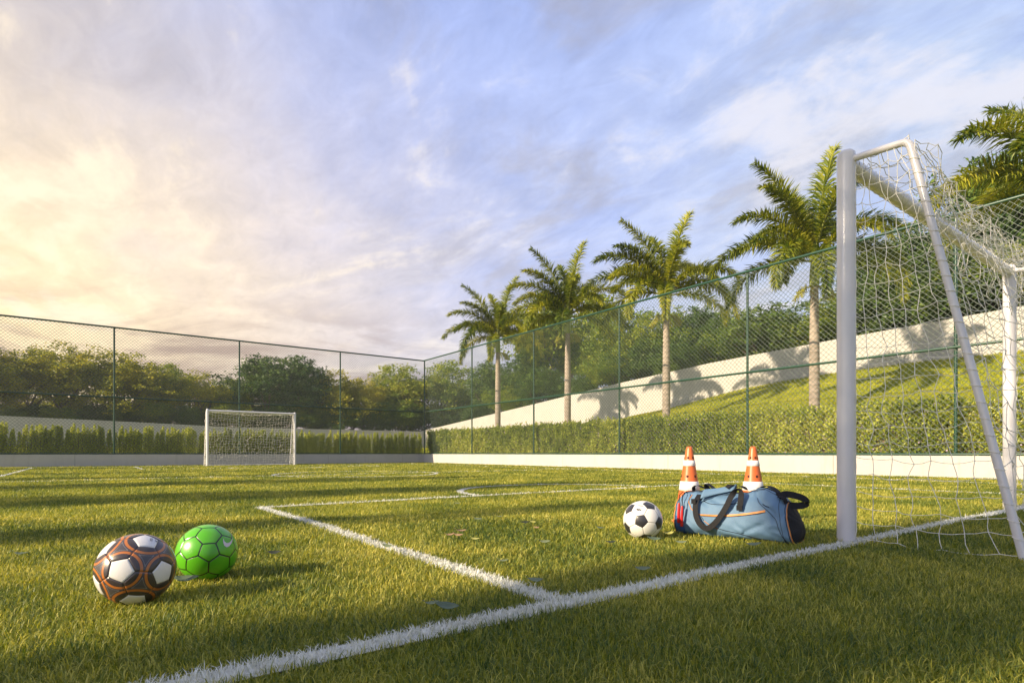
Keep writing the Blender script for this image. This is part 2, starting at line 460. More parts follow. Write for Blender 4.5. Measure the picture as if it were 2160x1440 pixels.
def scatter_band(y0, y1, dens):
    """random roots in the strip of ground in view, y0..y1 metres ahead"""
    area = ((y1 * 1.12 + .8) + (y0 * 1.12 + .8)) * (y1 - y0)
    n = int(area * dens)
    Y = rng.uniform(y0, y1, int(n * 1.25)); X = rng.uniform(-1, 1, len(Y)) * (y1 * 1.12 + .8)
    k = np.abs(X) < Y * 1.0 + .75
    X, Y = X[k], Y[k]
    x = CY * X + SY * Y; y = -SY * X + CY * Y
    k = (x < PX - .01) & (y < PY - .01)
    return np.stack([x[k], y[k]], 1), Y[k]

bands = [(.72, 1.7, 22000, False), (1.7, 2.6, 17000, False), (2.6, 4.0, 9000, False), (4.0, 6.5, 3900, True),
         (6.5, 11, 1700, True), (11, 18, 620, True), (18, 30, 210, True)]
gv, gf, gr = [], [], []; off = 0
wv = {k: [] for k in LINES}; wf = {k: [] for k in LINES}; wr = {k: [] for k in LINES}; wo = {k: 0 for k in LINES}
for y0, y1, dens, tri in bands:
    xy, Yd = scatter_band(y0, y1, dens)
    clump = np.array([noise.noise(Vector((a * 3.1, b * 3.1, 0))) for a, b in xy]) if len(xy) < 400000 else np.zeros(len(xy))
    L = rng.uniform(.018, .042, len(xy)) * (1 + .25 * clump) * (1 + np.clip(Yd - 5, 0, 20) * .02)
    Wd = (.0023 + .0011 * np.clip(Yd - 1.4, 0, 30)) * rng.uniform(.7, 1.3, len(xy))
    owner = np.zeros(len(xy), dtype=int)
    for i, (k, fn) in enumerate(LINES.items()):
        jit = rng.normal(0, .006, (len(xy), 2)); msk = fn(xy[:, 0] + jit[:, 0], xy[:, 1] + jit[:, 1]) & (owner == 0)
        owner[msk] = i + 1
    # painted blades are a little denser matted and shorter
    for i, k in enumerate([None] + list(LINES)):
        sel = owner == i
        if not sel.any(): continue
        if i > 0 and y0 < 6:
            q = xy[sel]; rep = 2
            q = np.repeat(q, rep, 0) + rng.normal(0, .004, (len(q) * rep, 2)); Ls = np.repeat(L[sel], rep) * .82; Ws = np.repeat(Wd[sel], rep)
        else: q, Ls, Ws = xy[sel], L[sel] * (.8 if i else 1), Wd[sel]
        v, f, nv = blades(q, Ls, Ws, 0.0, .98, tri)
        r = np.repeat(rng.uniform(0, 1, len(q)) ** (1.0 if i else 1.15), nv)
        if i == 0:
            gv.append(v); gf += [a + off for a in f]; gr.append(r); off += len(v)
        else:
            wv[k].append(v); wf[k] += [a + wo[k] for a in f]; wr[k].append(r); wo[k] += len(v)
me = mesh_np('turf_grass', np.concatenate(gv), gf, {'rnd': np.concatenate(gr)})
tag(link('turf_grass', me, M['blade']), 'short green turf blades covering the football pitch', 'grass', kind='stuff')
for k in LINES:
    fm = flat[k]; base = np.array(fm.v, dtype=np.float32)
    quads = np.array(fm.f, dtype=np.int32)
    if wv[k]:
        vv = np.concatenate([base] + wv[k]); ff = [quads] + [a + len(base) for a in wf[k]]
        rr = np.concatenate([np.full(len(base), .3)] + wr[k])
    else: vv, ff, rr = base, [quads], np.full(len(base), .3)
    me = mesh_np(k, vv, ff, {'rnd': rr})
    tag(link(k, me, M['blade_white']), kind='structure')

# short grass of the lawn slope
n = 120000
xy = np.stack([rng.uniform(13.8, VW - .02, n), rng.uniform(-2, 34, n)], 1)
zz = np.array([slope_z(a, b) for a, b in xy])
v, f, nv = blades(xy, rng.uniform(.05, .09, n), rng.uniform(.015, .03, n), zz, .8, True)
M['slope_blade'] = leafmat('slope_grass_blades', (.11, .15, .012), (.29, .31, .020), (.48, .43, .035), .3, .5, attr='rnd', pscale=.8)
me = mesh_np('slope_grass', v, f, {'rnd': np.repeat(rng.uniform(0, 1, n), nv)})
tag(link('slope_grass', me, M['slope_blade']), 'sunlit yellowish lawn grass on the slope behind the hedge', 'grass', kind='stuff')

# ------------------------------------------------------------------ low walls round the pitch
WH = .41
def low_wall_right():
    root = empty('low_wall', (PX, 12, 0))
    mb = MB(); js = [-25, -20.4, -16.05, -11.7, -7.35, -3.0, 1.35, 5.7, 10.05, 14.4, 18.75, 23.1, PY + .15]
    for a, b in zip(js[:-1], js[1:]): mb.box(0, .15, a + .003 - 12, b - .003 - 12, -.2, WH)
    bevel(mb.build('wall_panel', M['wall'], root), .004, 1)
    MB().box(.012, .14, -37, PY + .1 - 12, -.2, WH - .012).build('joint_filler', M['joint'], root)
    tag(root, 'low sunlit cream wall along the right side of the pitch under the fence', 'wall')
def low_wall_back():
    root = empty('low_wall', (4, PY, 0))
    mb = MB(); js = [-8.93 - 4.33 * 2, -8.93 - 4.33, -8.93, -4.73, -.40, 3.93, 8.26, 12.6, PX - .004]
    for a, b in zip(js[:-1], js[1:]): mb.box(a + .004 - 4, b - .004 - 4, 0, .15, -.2, WH)
    bevel(mb.build('wall_panel', M['wall'], root), .004, 1)
    MB().box(-22, PX - .03 - 4, .012, .14, -.2, WH - .012).build('joint_filler', M['joint'], root)
    tag(root, 'low shaded grey wall along the far end of the pitch behind the small goal', 'wall')
low_wall_right(); low_wall_back()

# ------------------------------------------------------------------ chain link fences
FT, FM = 4.88, 2.42
def chain_mesh(L, z0, z1, cell, rw):
    """two families of straight diagonal wires, woven 3 mm apart; local x along fence"""
    vs, fs = [], []; Hh = z1 - z0
    for sgn, dy in ((1, .003), (-1, -.003)):
        c = -Hh if sgn > 0 else 0.0
        k = 0; s = c + cell / 2
        while s < L + (0 if sgn > 0 else Hh):
            # line: x = s + sgn*(z - z0)
            t0 = max(0, (0 - s) / sgn) if sgn > 0 else max(0, s - L)
            t1 = min(Hh, L - s) if sgn > 0 else min(Hh, s)
            if t1 - t0 > .02:
                p0 = (s + sgn * t0, z0 + t0); p1 = (s + sgn * t1, z0 + t1); b = len(vs)
                ox = rw * .7071; 
                for p in (p0, p1):
                    vs += [(p[0] - ox * sgn, dy, p[1] + ox), (p[0], dy - rw, p[1]), (p[0] + ox * sgn, dy, p[1] - ox), (p[0], dy + rw, p[1])]
                fs += [(b + i, b + (i + 1) % 4, b + 4 + (i + 1) % 4, b + 4 + i) for i in range(4)]
            s += cell
    return mesh_np('chain_link_mesh', np.array(vs), [np.array(fs)], smooth=True)

def fence(origin, rz, L, posts, label, corner_own):
    root = empty('chain_link_fence', origin, rz)
    z0 = WH + .05
    link('chain_link_mesh', chain_mesh(L, z0, FT - .03, .112, .0042), M['wire'], root)
    for nm, z, r in (('top_rail', FT, .030), ('middle_rail', FM, .026), ('bottom_rail', WH + .03, .022)):
        MB().tube([(-.03, .0 if nm != 'middle_rail' else -.012, z), (L, .0 if nm != 'middle_rail' else -.012, z)], r, 12).build(nm, M['green_steel'], root)
    for p in posts:
        mb = MB().tube([(p, .045, WH + .003), (p, .045, FT - .005)], .030, 14)
        mb.box(p - .05, p + .05, .0, .098, WH + .002, WH + .012)
        mb.build('fence_post', M['green_steel'], root)
        for z in (FT - .25, FM + .0, WH + .35): MB().tube([(p - .0, .045, z - .012), (p, .045, z + .012)], .034, 14).build('clamp', M['green_steel'], root)
    tag(root, label, 'fence')
# right side: local x runs along -Y from the corner; local y points +X (away from the pitch)
fence((PX + .05, PY + .05, 0), R(-90), 29.5, [0, 4.22, 8.37, 12.52, 16.71, 20.88, 25.05, 29.22],
      'tall green chain link fence with sunlit wire in front of the palms', True)
def flip_right():
    pass
fence((PX + .05, PY + .05, 0), R(180), 16.3, [4.06, 8.12, 12.18, 16.26],
      'tall dark chain link fence across the far end behind the small goal', False)
# second fence must have its posts on the outer side: mirror the local y
for o in bpy.data.objects:
    if o.name.startswith('chain_link_fence') and o.parent is None:
        rz = o.rotation_euler.z
        # outer side is +X for the right fence (local y at rz=-90 is +X) and +Y for the back fence (local y at rz=180 is -Y)
        if abs(rz - math.pi) < .01: o.scale = (1, -1, 1)

# ------------------------------------------------------------------ tall white boundary walls
def top_wall(name, pts, nrm, thick, label, zbot):
    """pts: (x,y,ztop) along the wall"""
    root = empty(name, (pts[0][0], pts[0][1], 0)); o = Vector((pts[0][0], pts[0][1], 0))
    mb = MB(); vs = []
    for x, y, z in pts:
        for q, zz in ((0, zbot), (thick, zbot), (thick, z), (0, z)):
            vs.append(Vector((x + nrm[0] * q, y + nrm[1] * q, zz)) - o)
    n = len(pts); fs = []
    for i in range(n - 1):
        for j in range(4): fs.append((i * 4 + j, i * 4 + (j + 1) % 4, (i + 1) * 4 + (j + 1) % 4, (i + 1) * 4 + j))
    fs += [(3, 2, 1, 0), ((n - 1) * 4, (n - 1) * 4 + 1, (n - 1) * 4 + 2, (n - 1) * 4 + 3)]
    mb.add(vs, fs); mb.build('wall_face', M['wall'], root)
    return tag(root, label, 'wall')
top_wall('boundary_wall', [(VW, y, interp(RT, y)) for y in (UB + .2, 40, 36, 33.3, 31, 28.8, 25, 21.3, 18.5, 15.6, 12.8, 10.06, 7.5, 4.65, 0, -8, -20)], (1, 0), .2,
         'tall sunlit white boundary wall with a climbing top edge above the lawn slope', .2)
top_wall('boundary_wall', [(x, UB, interp(BT, x)) for x in (VW - .01, 16, 8, 5, 2, -1, -5, -10, -15, -20, -35, -60)], (0, 1), .2,
         'shaded boundary wall below the trees behind the far end of the pitch', .1)

# ------------------------------------------------------------------ foliage helpers
def leaf_quads(c, size, flat=.0, asp=.55):
    """c (N,3) centres -> diamond leaves with random facing"""
    n = len(c); d = rng.normal(size=(n, 3)); d[:, 2] *= (1 - flat); d /= np.linalg.norm(d, axis=1)[:, None]
    e = rng.normal(size=(n, 3)); e -= d * (e * d).sum(1)[:, None]; e /= np.linalg.norm(e, axis=1)[:, None]
    s = size * rng.uniform(.65, 1.3, n)
    a = d * (s / 2)[:, None]; b = e * (s * asp / 2)[:, None]
    nn = np.cross(d, e) * (s * .12)[:, None]
    v = np.stack([c - a, c + b + nn, c + a, c - b + nn], 1).reshape(-1, 3)
    f = np.arange(n * 4).reshape(-1, 4); return v, f

def branch(mb, p, d, L, r, depth, ends, r_):
    pts = [p]; dd = d.copy(); q = p.copy(); k = 4
    for i in range(k):
        dd = (dd + Vector((r_.uniform(-.22, .22), r_.uniform(-.22, .22), r_.uniform(-.05, .16)))).normalized()
        q = q + dd * (L / k); pts.append(q)
    mb.tube(pts, [r * (1 - .45 * i / k) for i in range(k + 1)], 6 if depth > 1 else 5)
    if depth == 0: ends.append(q); ends.append(pts[2]); return
    for j in range(r_.choice((2, 3, 3))):
        an = r_.uniform(0, 6.28); sp = r_.uniform(.35, .95)
        nd = (dd + Vector((math.cos(an) * sp, math.sin(an) * sp, r_.uniform(-.1, .35)))).normalized()
        branch(mb, pts[-1] if j else pts[3], nd, L * r_.uniform(.62, .82), r * .55, depth - 1, ends, r_)

def make_tree(seed, ncl, nleaf, size, low=.16, wide=.44, Ht=6.0):
    """trunk mesh and crown mesh of a broadleaf tree Ht metres high"""
    r_ = random.Random(seed); mb = MB(); ends = []
    mb.tube([(0, 0, -.4), (.02, 0, .0), (.05, .03, Ht * .10), (.0, .06, Ht * .2)], [.17, .15, .12, .10], 8)
    for j in range(5):
        an = j * 1.256 + r_.uniform(-.3, .3)
        branch(mb, Vector((0, .06, Ht * (.13 + .02 * j))), Vector((math.cos(an) * .62, math.sin(an) * .62, 1)).normalized(), Ht * .26, .07, 2, ends, r_)
    tm = mb.mesh('trunk')
    C = []
    lobes = [(Vector((r_.uniform(-.55, .55) * wide * Ht, r_.uniform(-.55, .55) * wide * Ht, Ht * r_.uniform(.36, .78))), Ht * r_.uniform(.15, .24)) for _ in range(13)]
    lobes.append((Vector((0, 0, Ht * .82)), Ht * .16))
    for i in range(ncl):
        lc, lr = r_.choice(lobes)
        dv = Vector((r_.gauss(0, 1), r_.gauss(0, 1), r_.gauss(0, 1))).normalized()
        rr = lr * (r_.uniform(.35, 1.0) ** .5)
        c = lc + dv * rr
        if c.z < Ht * low or (Vector((c.x, c.y, 0)).length > Ht * wide * 1.15): continue
        C.append(c)
    for e in ends:
        if e.z < Ht * .97: C.append(e)
    C = np.array([tuple(c) for c in C]); per = nleaf // len(C)
    idx = np.repeat(np.arange(len(C)), per)
    spread = rng.normal(size=(len(idx), 3)) * np.array([.20, .20, .11]) * (Ht / 6)
    v, f = leaf_quads(C[idx] + spread, size, .25)
    cm = mesh_np('crown', v, [f])
    mx = max(Ht * .5, v[:, 2].max())
    return tm, cm, float(np.percentile(v[:, 2], 99.7))

TREES = {}
for i, (mat, ncl, nl, sz, low, wide) in enumerate([('leaf_b', 230, 15000, .17, .10, .47), ('leaf_a', 240, 15000, .16, .08, .45), ('leaf_d', 200, 14000, .17, .10, .42), ('leaf_b', 260, 15000, .15, .06, .5), ('leaf_a', 200, 13000, .15, .12, .42)]):
    tm, cm, top = make_tree(100 + i, ncl, nl, sz, low, wide)
    tm.materials.append(M['trunk']); cm.materials.append(M[mat]); TREES[i] = (tm, cm, top)

def tree(kind, loc, h, rz, label, group, wid=1.0):
    tm, cm, top = TREES[kind]; s = h / top
    root = empty('tree', loc, rz); root.scale = (s * wid, s * wid, s)
    link('trunk', tm, None, root); link('crown', cm, None, root)
    return tag(root, label, 'tree', group)

# trees beyond the far wall: (px, extra metres behind wall, y of the top in the photo, kind, words)
def place_back(px, extra, topy, kind, label, wid=1.0, g='trees beyond the far wall', sink=.1):
    a = (px - 1080) / 1200; Y = (UB + extra) / (CY - SY * a); p = W(a * Y, Y)
    zg = plateau(p.x, p.y); zt = CAM_H + (955 - topy) / 1200 * Y
    return tree(kind, (p.x, p.y, zg - sink), zt - zg + sink, random.uniform(0, 6.28), label, g, wid)
def place_right(px, v, topy, kind, label, wid=1.0, g='trees above the right boundary wall'):
    a = (px - 1080) / 1200; Y = v / (SY + CY * a); p = W(a * Y, Y)
    zg = plateau(p.x, p.y); zt = CAM_H + (955 - topy) / 1200 * Y
    return tree(kind, (p.x, p.y, zg - .1), zt - zg, random.uniform(0, 6.28), label, g, wid)

BACK = [(-95, 3.2, 690, 3, 'olive tree at the left edge, the tallest one beyond the far wall'),
 (-20, 3.0, 735, 0, 'olive tree beyond the far wall cut by the left edge of the picture'),
 (62, 4.0, 735, 3, 'broad yellow green tree beyond the far wall, second from the left edge'),
 (132, 3.4, 727, 0, 'rounded yellow green tree with the high crown left of the first fence post'),
 (208, 4.2, 738, 3, 'yellow green tree just left of the leftmost fence post'),
 (275, 2.8, 748, 0, 'olive tree with visible forking trunk right of the leftmost fence post'),
 (350, 4.0, 768, 1, 'green tree between the leftmost post and the small goal'),
 (415, 3.0, 786, 3, 'lower green tree above the left post of the small goal'),
 (478, 4.5, 800, 1, 'low green tree just left of the second fence post'),
 (556, 3.4, 750, 2, 'tall dark green tree rising above the others over the small goal'),
 (615, 3.8, 757, 2, 'dark green tree beside the tallest dark tree above the small goal'),
 (672, 4.8, 790, 1, 'green tree between the small goal and the third fence post'),
 (712, 3.0, 783, 0, 'yellow green tree behind the third fence post'),
 (765, 3.6, 798, 3, 'low olive tree right of the third fence post'),
 (822, 4.6, 800, 1, 'green tree left of the fence corner'),
 (868, 3.2, 770, 4, 'pale green tree just left of the fence corner'),
 (925, 4.0, 768, 4, 'pale green rounded tree just right of the fence corner'),
 (985, 5.0, 800, 1, 'soft green low tree behind the first bay of the right fence')]
for px, ex, ty, k, lab in BACK: place_back(px, ex, ty, k, lab, 1.22)
# lower second rank that fills the gaps between the trunks
for i, px in enumerate(range(-60, 1000, 62)):
    o = place_back(px, 7.5 + (i % 3), 835 + (i * 37) % 22, (1, 2, 0)[i % 3], 'low understorey tree half hidden behind the front row beyond the far wall', 1.7, 'understorey trees beyond the far wall')
for i, px in enumerate(range(-90, 1010, 58)):
    o = place_back(px, 2.2 + .4 * (i % 2), 848 + (i * 23) % 16, (2, 1, 2)[i % 3], 'bushy dark tree crowding the top of the far wall', 1.5, 'bushes along the top of the far wall', .9)

RIGHT = [(1042, 27.5, 760, 2, 'dark green tree behind the first palm from the fence corner'),
 (1100, 26.5, 745, 2, 'dark green tree between the first and second palms'),
 (1160, 28.5, 618, 1, 'tall green tree behind the second palm, its top level with the fronds'),
 (1225, 30.0, 715, 4, 'grey green tree right of the second palm trunk'),
 (1290, 27.5, 650, 4, 'pale green tree behind the fence post between second and third palms'),
 (1350, 28.5, 668, 4, 'pale green tree left of the third palm trunk'),
 (1425, 27.5, 655, 1, 'green tree right behind the third palm trunk'),
 (1490, 28.0, 648, 2, 'dark green tree right of the third palm'),
 (1548, 27.0, 655, 2, 'dark rounded tree left of the fence post before the fourth palm'),
 (1600, 28.0, 688, 2, 'dark low tree right of the fence post before the fourth palm'),
 (1665, 29.0, 690, 1, 'low green tree left of the fourth palm trunk'),
 (1745, 30.0, 700, 4, 'low green tree between the fourth palm and the near goal post'),
 (1815, 29.0, 655, 1, 'green tree just right of the near goal post'),
 (1872, 26.5, 520, 2, 'dark tree seen through the top of the near goal frame'),
 (1930, 26.2, 478, 2, 'large dark green tree behind the slanting rear pole of the near goal'),
 (2010, 27.0, 520, 1, 'dark green tree behind the near goal crossbar'),
 (2095, 27.5, 345, 2, 'very tall dark tree at the right edge behind the cropped palm'),
 (2190, 27.5, 320, 2, 'very tall dark tree cut by the right edge of the picture'),
 (2290, 27.0, 400, 1, 'tall green tree beyond the right edge of the picture')]
for px, v_, ty, k, lab in RIGHT: place_right(px, v_, ty, k, lab, 1.05 if ty > 500 else .8)
for i, px in enumerate(range(1010, 2300, 74)):
    v_ = 25.0 + .6 * (i % 2); a = (px - 1080) / 1200; Y = v_ / (SY + CY * a); p = W(a * Y, Y)
    zg = plateau(p.x, p.y)
    tree((2, 1, 2)[i % 3], (p.x, p.y, zg - .8), 2.7 + .5 * (i % 3), i * 1.7, 'bushy dark shrub tree crowding the top of the right boundary wall', 'bushes along the top of the right wall', 1.5)

# trees on the near left side: they stand outside the picture and throw the long shadows
SH = [(-9.0, 1.95, 9.1, 1, .22), (-10.5, .1, 9.4, 4, .24), (-10.0, 5.0, 6.6, 4, .13), (-10.5, 7.9, 8.6, 0, .21), (-11.5, 11.0, 8.4, 4, .24), (-12.0, 14.0, 7.4, 1, .14), (-10.5, 16.9, 7.4, 3, .13), (-11.0, 21.9, 6.4, 0, .30)]
SHL = ['slim tree left of the pitch shading the near goal line', 'slim tree left of the pitch shading the nearest turf', 'small slim tree left of the pitch level with the penalty area', 'slim tree left of the pitch throwing the wide shadow beyond the penalty area', 'slim tree left of the pitch throwing the shadow before the halfway line', 'slim tree left of the pitch level with the halfway line', 'slim tree left of the pitch beyond the centre circle', 'slim tree left of the pitch shading its far left corner']
for i, ((x, y, h, k, wd), lb) in enumerate(zip(SH, SHL)):
    tree(k, (x, y, 0), h, i * 2.1, lb, 'shade trees along the left side', wd)

# ------------------------------------------------------------------ palms
FR = [(22, 82, 28, 3.25), (168, 72, 40, 2.95), (186, 50, 84, 2.95), (205, 36, 84, 2.6), (176, 32, 92, 3.1), (214, 22, 122, 2.9), (240, 8, 108, 2.6),
      (-4, 50, 88, 3.1), (-20, 26, 118, 2.9), (68, 40, 92, 2.9), (112, 48, 80, 2.9), (300, 44, 118, 2.3), (335, 6, 96, 2.6), (145, 14, 104, 2.8), (262, 62, 100, 2.5), (40, 64, 84, 2.8), (90, 78, 50, 2.7), (195, 60, 74, 2.6), (355, 34, 104, 2.9)]
def frond_mesh(e0, droop, L, seed, twist):
    r_ = random.Random(seed); nst = 26; p = Vector((0.05, 0, 0)); pts = [p]; dirs = []
    side_curve = r_.uniform(-.25, .25)
    for i in range(nst):
        t = i / nst; e = R(e0 - droop * t ** 1.35); az = side_curve * t
        d = Vector((math.cos(e) * math.cos(az), math.cos(e) * math.sin(az), math.sin(e))); dirs.append(d)
        p = p + d * (L / nst); pts.append(p)
    mb = MB(); mb.tube(pts, [.030 * (1 - .88 * (i / nst)) + .003 for i in range(nst + 1)], 5)
    rach = mb.mesh('midrib')
    vs, fs3, fs4 = [], [], []
    K = 128
    for k in range(K):
        t = .10 + .90 * (k + .5) / K; fi = min(t * nst, nst - .01); i = int(fi)
        base = pts[i].lerp(pts[i + 1], fi - i); T_ = dirs[min(i, nst - 1)]
        S = T_.cross(Vector((0, 0, 1)))
        S = S.normalized() if S.length > .05 else Vector((0, 1, 0))
        U = S.cross(T_).normalized()
        ll = (.25 + .26 * math.sin(min(1, (t - .05) * 1.9) * math.pi * .5)) * (1 - .55 * max(0, t - .55) / .45) * r_.uniform(.85, 1.12) * L / 3.2
        for sg in (-1, 1):
            for pl in range(2):
                ang = r_.choice((-.7, -.25, .2, .6, 1.0)) + r_.uniform(-.2, .2)
                fw = .55 + .9 * max(0, t - .5) + r_.uniform(-.1, .15)
                d = (S * sg * math.cos(ang) + U * math.sin(ang) + T_ * fw).normalized()
                m1 = base + d * ll * .5
                d2 = (d + Vector((0, 0, -.25 - r_.uniform(0, .45)))).normalized()
                tip = m1 + d2 * ll * .5
                wv_ = d.cross(U).normalized() * .5 + U * r_.uniform(-.5, .5); wv_ = wv_.normalized() * (.0155 * r_.uniform(.8, 1.2))
                b = len(vs); vs += [base - wv_ * .6, base + wv_ * .6, m1 - wv_, m1 + wv_, tip]
                fs4.append((b, b + 1, b + 3, b + 2)); fs3.append((b + 2, b + 3, b + 4))
    lm = mesh_np('leaflets', np.array([tuple(q) for q in vs]), [np.array(fs4), np.array(fs3)])
    rach.materials.append(M['rachis']); lm.materials.append(M['palm_leaf'])
    return rach, lm
FM_ = [frond_mesh(e, d, L, 500 + i, 0) for i, (b, e, d, L) in enumerate(FR)]

def palm_fixed():
    """meshes of trunk (4.1 m), crownshaft, fruit"""
    mb = MB(); n = 26; pr = []
    for i in range(n + 1):
        t = i / n; pr.append((.132 - .035 * t + .018 * math.sin(t * math.pi) + (.03 if i == 0 else 0), -.6 + t * 4.7))
    prof = []
    for i in range(len(pr) - 1):
        r0, z0 = pr[i]; r1, z1 = pr[i + 1]
        prof += [(r0, z0), (r0 * .985 + .0, z0 + (z1 - z0) * .88), (r1 + .006, z0 + (z1 - z0) * .94)]
    prof.append(pr[-1]); mb.lathe(prof, 18); tr = mb.mesh('trunk'); tr.materials.append(M['palm_trunk'])
    mb = MB(); mb.lathe([(.115, 4.08), (.128, 4.2), (.120, 4.45), (.095, 4.75), (.075, 5.0), (.05, 5.3), (.02, 5.6)], 16)
    sh = mb.mesh('crownshaft'); sh.materials.append(M['shaft'])
    r_ = random.Random(5); out = []
    for sx in (-1, 1):
        mb = MB()
        for k in range(16):
            an = (0 if sx > 0 else math.pi) + r_.uniform(-.9, .9); q = Vector((math.cos(an) * .1, math.sin(an) * .1, 4.08)); pts = [q]
            d = Vector((math.cos(an), math.sin(an), .35))
            for s_ in range(6):
                d = (d + Vector((0, 0, -.34))).normalized(); q = q + d * .085; pts.append(q)
                if s_ > 1:
                    for _ in range(6):
                        c = q + Vector((r_.gauss(0, .035), r_.gauss(0, .035), r_.gauss(0, .04))); rr = r_.uniform(.013, .022)
                        mb.add([c + Vector(v) * rr for v in ((1, 0, 0), (-1, 0, 0), (0, 1, 0), (0, -1, 0), (0, 0, 1), (0, 0, -1))],
                               [(0, 2, 4), (2, 1, 4), (1, 3, 4), (3, 0, 4), (2, 0, 5), (1, 2, 5), (3, 1, 5), (0, 3, 5)], True)
            mb.tube(pts, .006, 4)
        m_ = mb.mesh('fruit_cluster'); m_.materials.append(M['fruit']); out.append(m_)
    return tr, sh, out
PT, PS, PFRUIT = palm_fixed()
def palm(x, y, zcrown, label, rot_extra=0, sc_=1.0, skip=()):
    zc = 4.85
    root = empty('royal_palm', (x, y, zcrown - zc * sc_), 0); root.scale = (sc_,) * 3
    link('trunk', PT, None, root); link('crownshaft', PS, None, root)
    for f_ in PFRUIT: o = link('fruit_cluster', f_, None, root); o.rotation_euler.z = -.5 + rot_extra
    for q_, ((b, e, d, L), (ra, lf)) in enumerate(zip(FR, FM_)):
        if q_ in skip: continue
        an = R(b) - R(28) + rot_extra
        fr = link('frond', lf, None, root); fr.location = (0, 0, zc - .12 + .35 * (e / 90)); fr.rotation_euler = (0, random.uniform(-.07, .07), an + random.uniform(-.09, .09)); fr.scale = (random.uniform(.94, 1.06),) * 3
        link('midrib', ra, None, fr)
    return tag(root, label, 'palm tree', 'palms in a row on the lawn slope')
palm(16.0, 22.7, 6.12, 'smallest royal palm, nearest the fence corner, first in the row', .10)
palm(16.0, 17.65, 6.20, 'royal palm second from the fence corner with yellow fruit on its left side', .04)
palm(16.0, 12.6, 5.98, 'royal palm third from the fence corner, in the middle of the row', 0)
palm(16.0, 7.6, 5.80, 'large royal palm just left of the near goal post, with fruit on both sides', -.03)
palm(16.0, 2.60, 5.80, 'royal palm cut by the right edge, only its left fronds showing', .05, 1.0, (1,))

# ------------------------------------------------------------------ hedge and shrubs
def hedge_points(n, x0, x1, y0, y1, z0, hfun):
    """leaf positions near the surface of a long hedge"""
    y = rng.uniform(y0, y1, n); zt = rng.uniform(0, 1, n) ** .85; face = rng.uniform(0, 1, n)
    top = np.array([hfun(q) for q in y]); z = z0 + (top - z0) * zt
    dep = np.abs(rng.normal(0, .10, n)); x = x0 + dep
    t = face > .72; x[t] = rng.uniform(x0, x1, t.sum()); z[t] = top[t] - np.abs(rng.normal(0, .08, t.sum()))
    x = x + .06 * np.sin(y * 6.1) * np.cos(z * 7.3 + y) + .03 * np.sin(y * 17)
    return np.stack([x, y, z], 1)
def hf(y): return 1.44 + .07 * noise.noise(Vector((y * 1.7, 3, 0))) + .08 * noise.noise(Vector((y * 6, 9, 0)))
def make_hedge():
    root = empty('hedge', (13.5, 12, .36)); o = np.array([13.5, 12, .36])
    pts = hedge_points(150000, 13.10, 13.85, -4.5, 24.6, .40, hf)
    # loose shoots standing above the top
    sh = []
    for k in range(1900):
        y = random.uniform(-4.5, 24.6); x = random.uniform(13.1, 13.8); h = random.uniform(.05, .2) * random.uniform(.7, 1.4); zt = hf(y) - .07
        for j in range(16): sh.append((x + random.gauss(0, .018), y + random.gauss(0, .018), zt + h * j / 15))
    pts = np.concatenate([pts, np.array(sh)]) - o
    v, f = leaf_quads(pts, .066, -.6, .5)
    me = mesh_np('foliage', v, [f]); link('foliage', me, M['hedge_leaf'], root)
    mb = MB(); mb.box(13.24 - o[0], 13.78 - o[0], -4.5 - 12, 24.5 - 12, 0, .93)
    mb.build('dark_core', M['trunk'], root)  # one solid dark box added in place of the shade among the leaves
    fp = hedge_points(2600, 13.06, 13.85, -4.5, 24.6, .45, hf) - o
    v, f = leaf_quads(fp, .035, .1, .8); link('flowers', mesh_np('flowers', v, [f]), M['petal'], root)
    tag(root, 'long clipped green hedge with tiny mauve flowers behind the right fence', 'hedge')
make_hedge()

def shrub_mesh(seed):
    r_ = random.Random(seed); pts = []; mb = MB()
    for k in range(9):
        bx = -.24 + .06 * k + r_.uniform(-.03, .03); by = r_.uniform(-.13, .13)
        h = r_.uniform(.84, 1.16); lx, ly = r_.uniform(-.05, .05), r_.uniform(-.05, .05)
        mb.tube([(bx * .4, by * .3, -.05), (bx, by, h * .4), (bx + lx, by + ly, h)], [.010, .008, .003], 5)
        m = int(330 * h)
        for j in range(m):
            t = j / m; rad = .085 * (1 - t) ** .55 * (.8 + .4 * abs(math.sin(t * 14 + k))) + .012; a2 = r_.uniform(0, 6.28); q = rad * math.sqrt(r_.uniform(.15, 1))
            pts.append((bx + lx * t + math.cos(a2) * q, by + ly * t + math.sin(a2) * q, t * h))
    st = mb.mesh('stems'); st.materials.append(M['trunk'])
    v, f = leaf_quads(np.array(pts), .055, -.9, .45); fm = mesh_np('foliage', v, [f]); fm.materials.append(M['shrub_leaf'])
    return st, fm
SHM = [shrub_mesh(40 + i) for i in range(4)]
x = -6.0; i = 0
while x < 12.95:
    st, fm = SHM[i % 4]; r0 = empty('shrub', (x, 24.93 + random.uniform(-.05, .07), .35), (0 if i % 2 else math.pi) + random.uniform(-.25, .25))
    s = random.uniform(.9, 1.04); r0.scale = (s * 1.05, s * 1.05, s * .97)
    link('stems', st, None, r0); link('foliage', fm, None, r0)
    tag(r0, 'slender upright shrub with pale leaf tips in the row behind the far fence', 'shrub', 'shrubs in a row behind the far fence')
    gap = random.uniform(.27, .35)
    if i in (12, 20, 27) : gap += .16
    x += gap; i += 1

# ------------------------------------------------------------------ goals
def arc_pts(c, a, b, r, n=8):
    """round the corner at c between directions a and b"""
    c, a, b = Vector(c), Vector(a).normalized(), Vector(b).normalized(); p0 = c + a * r; p1 = c + b * r; out = []
    for i in range(n + 1):
        t = i / n; out.append(p0 * (1 - t) ** 2 + c * 2 * t * (1 - t) + p1 * t * t)
    return out

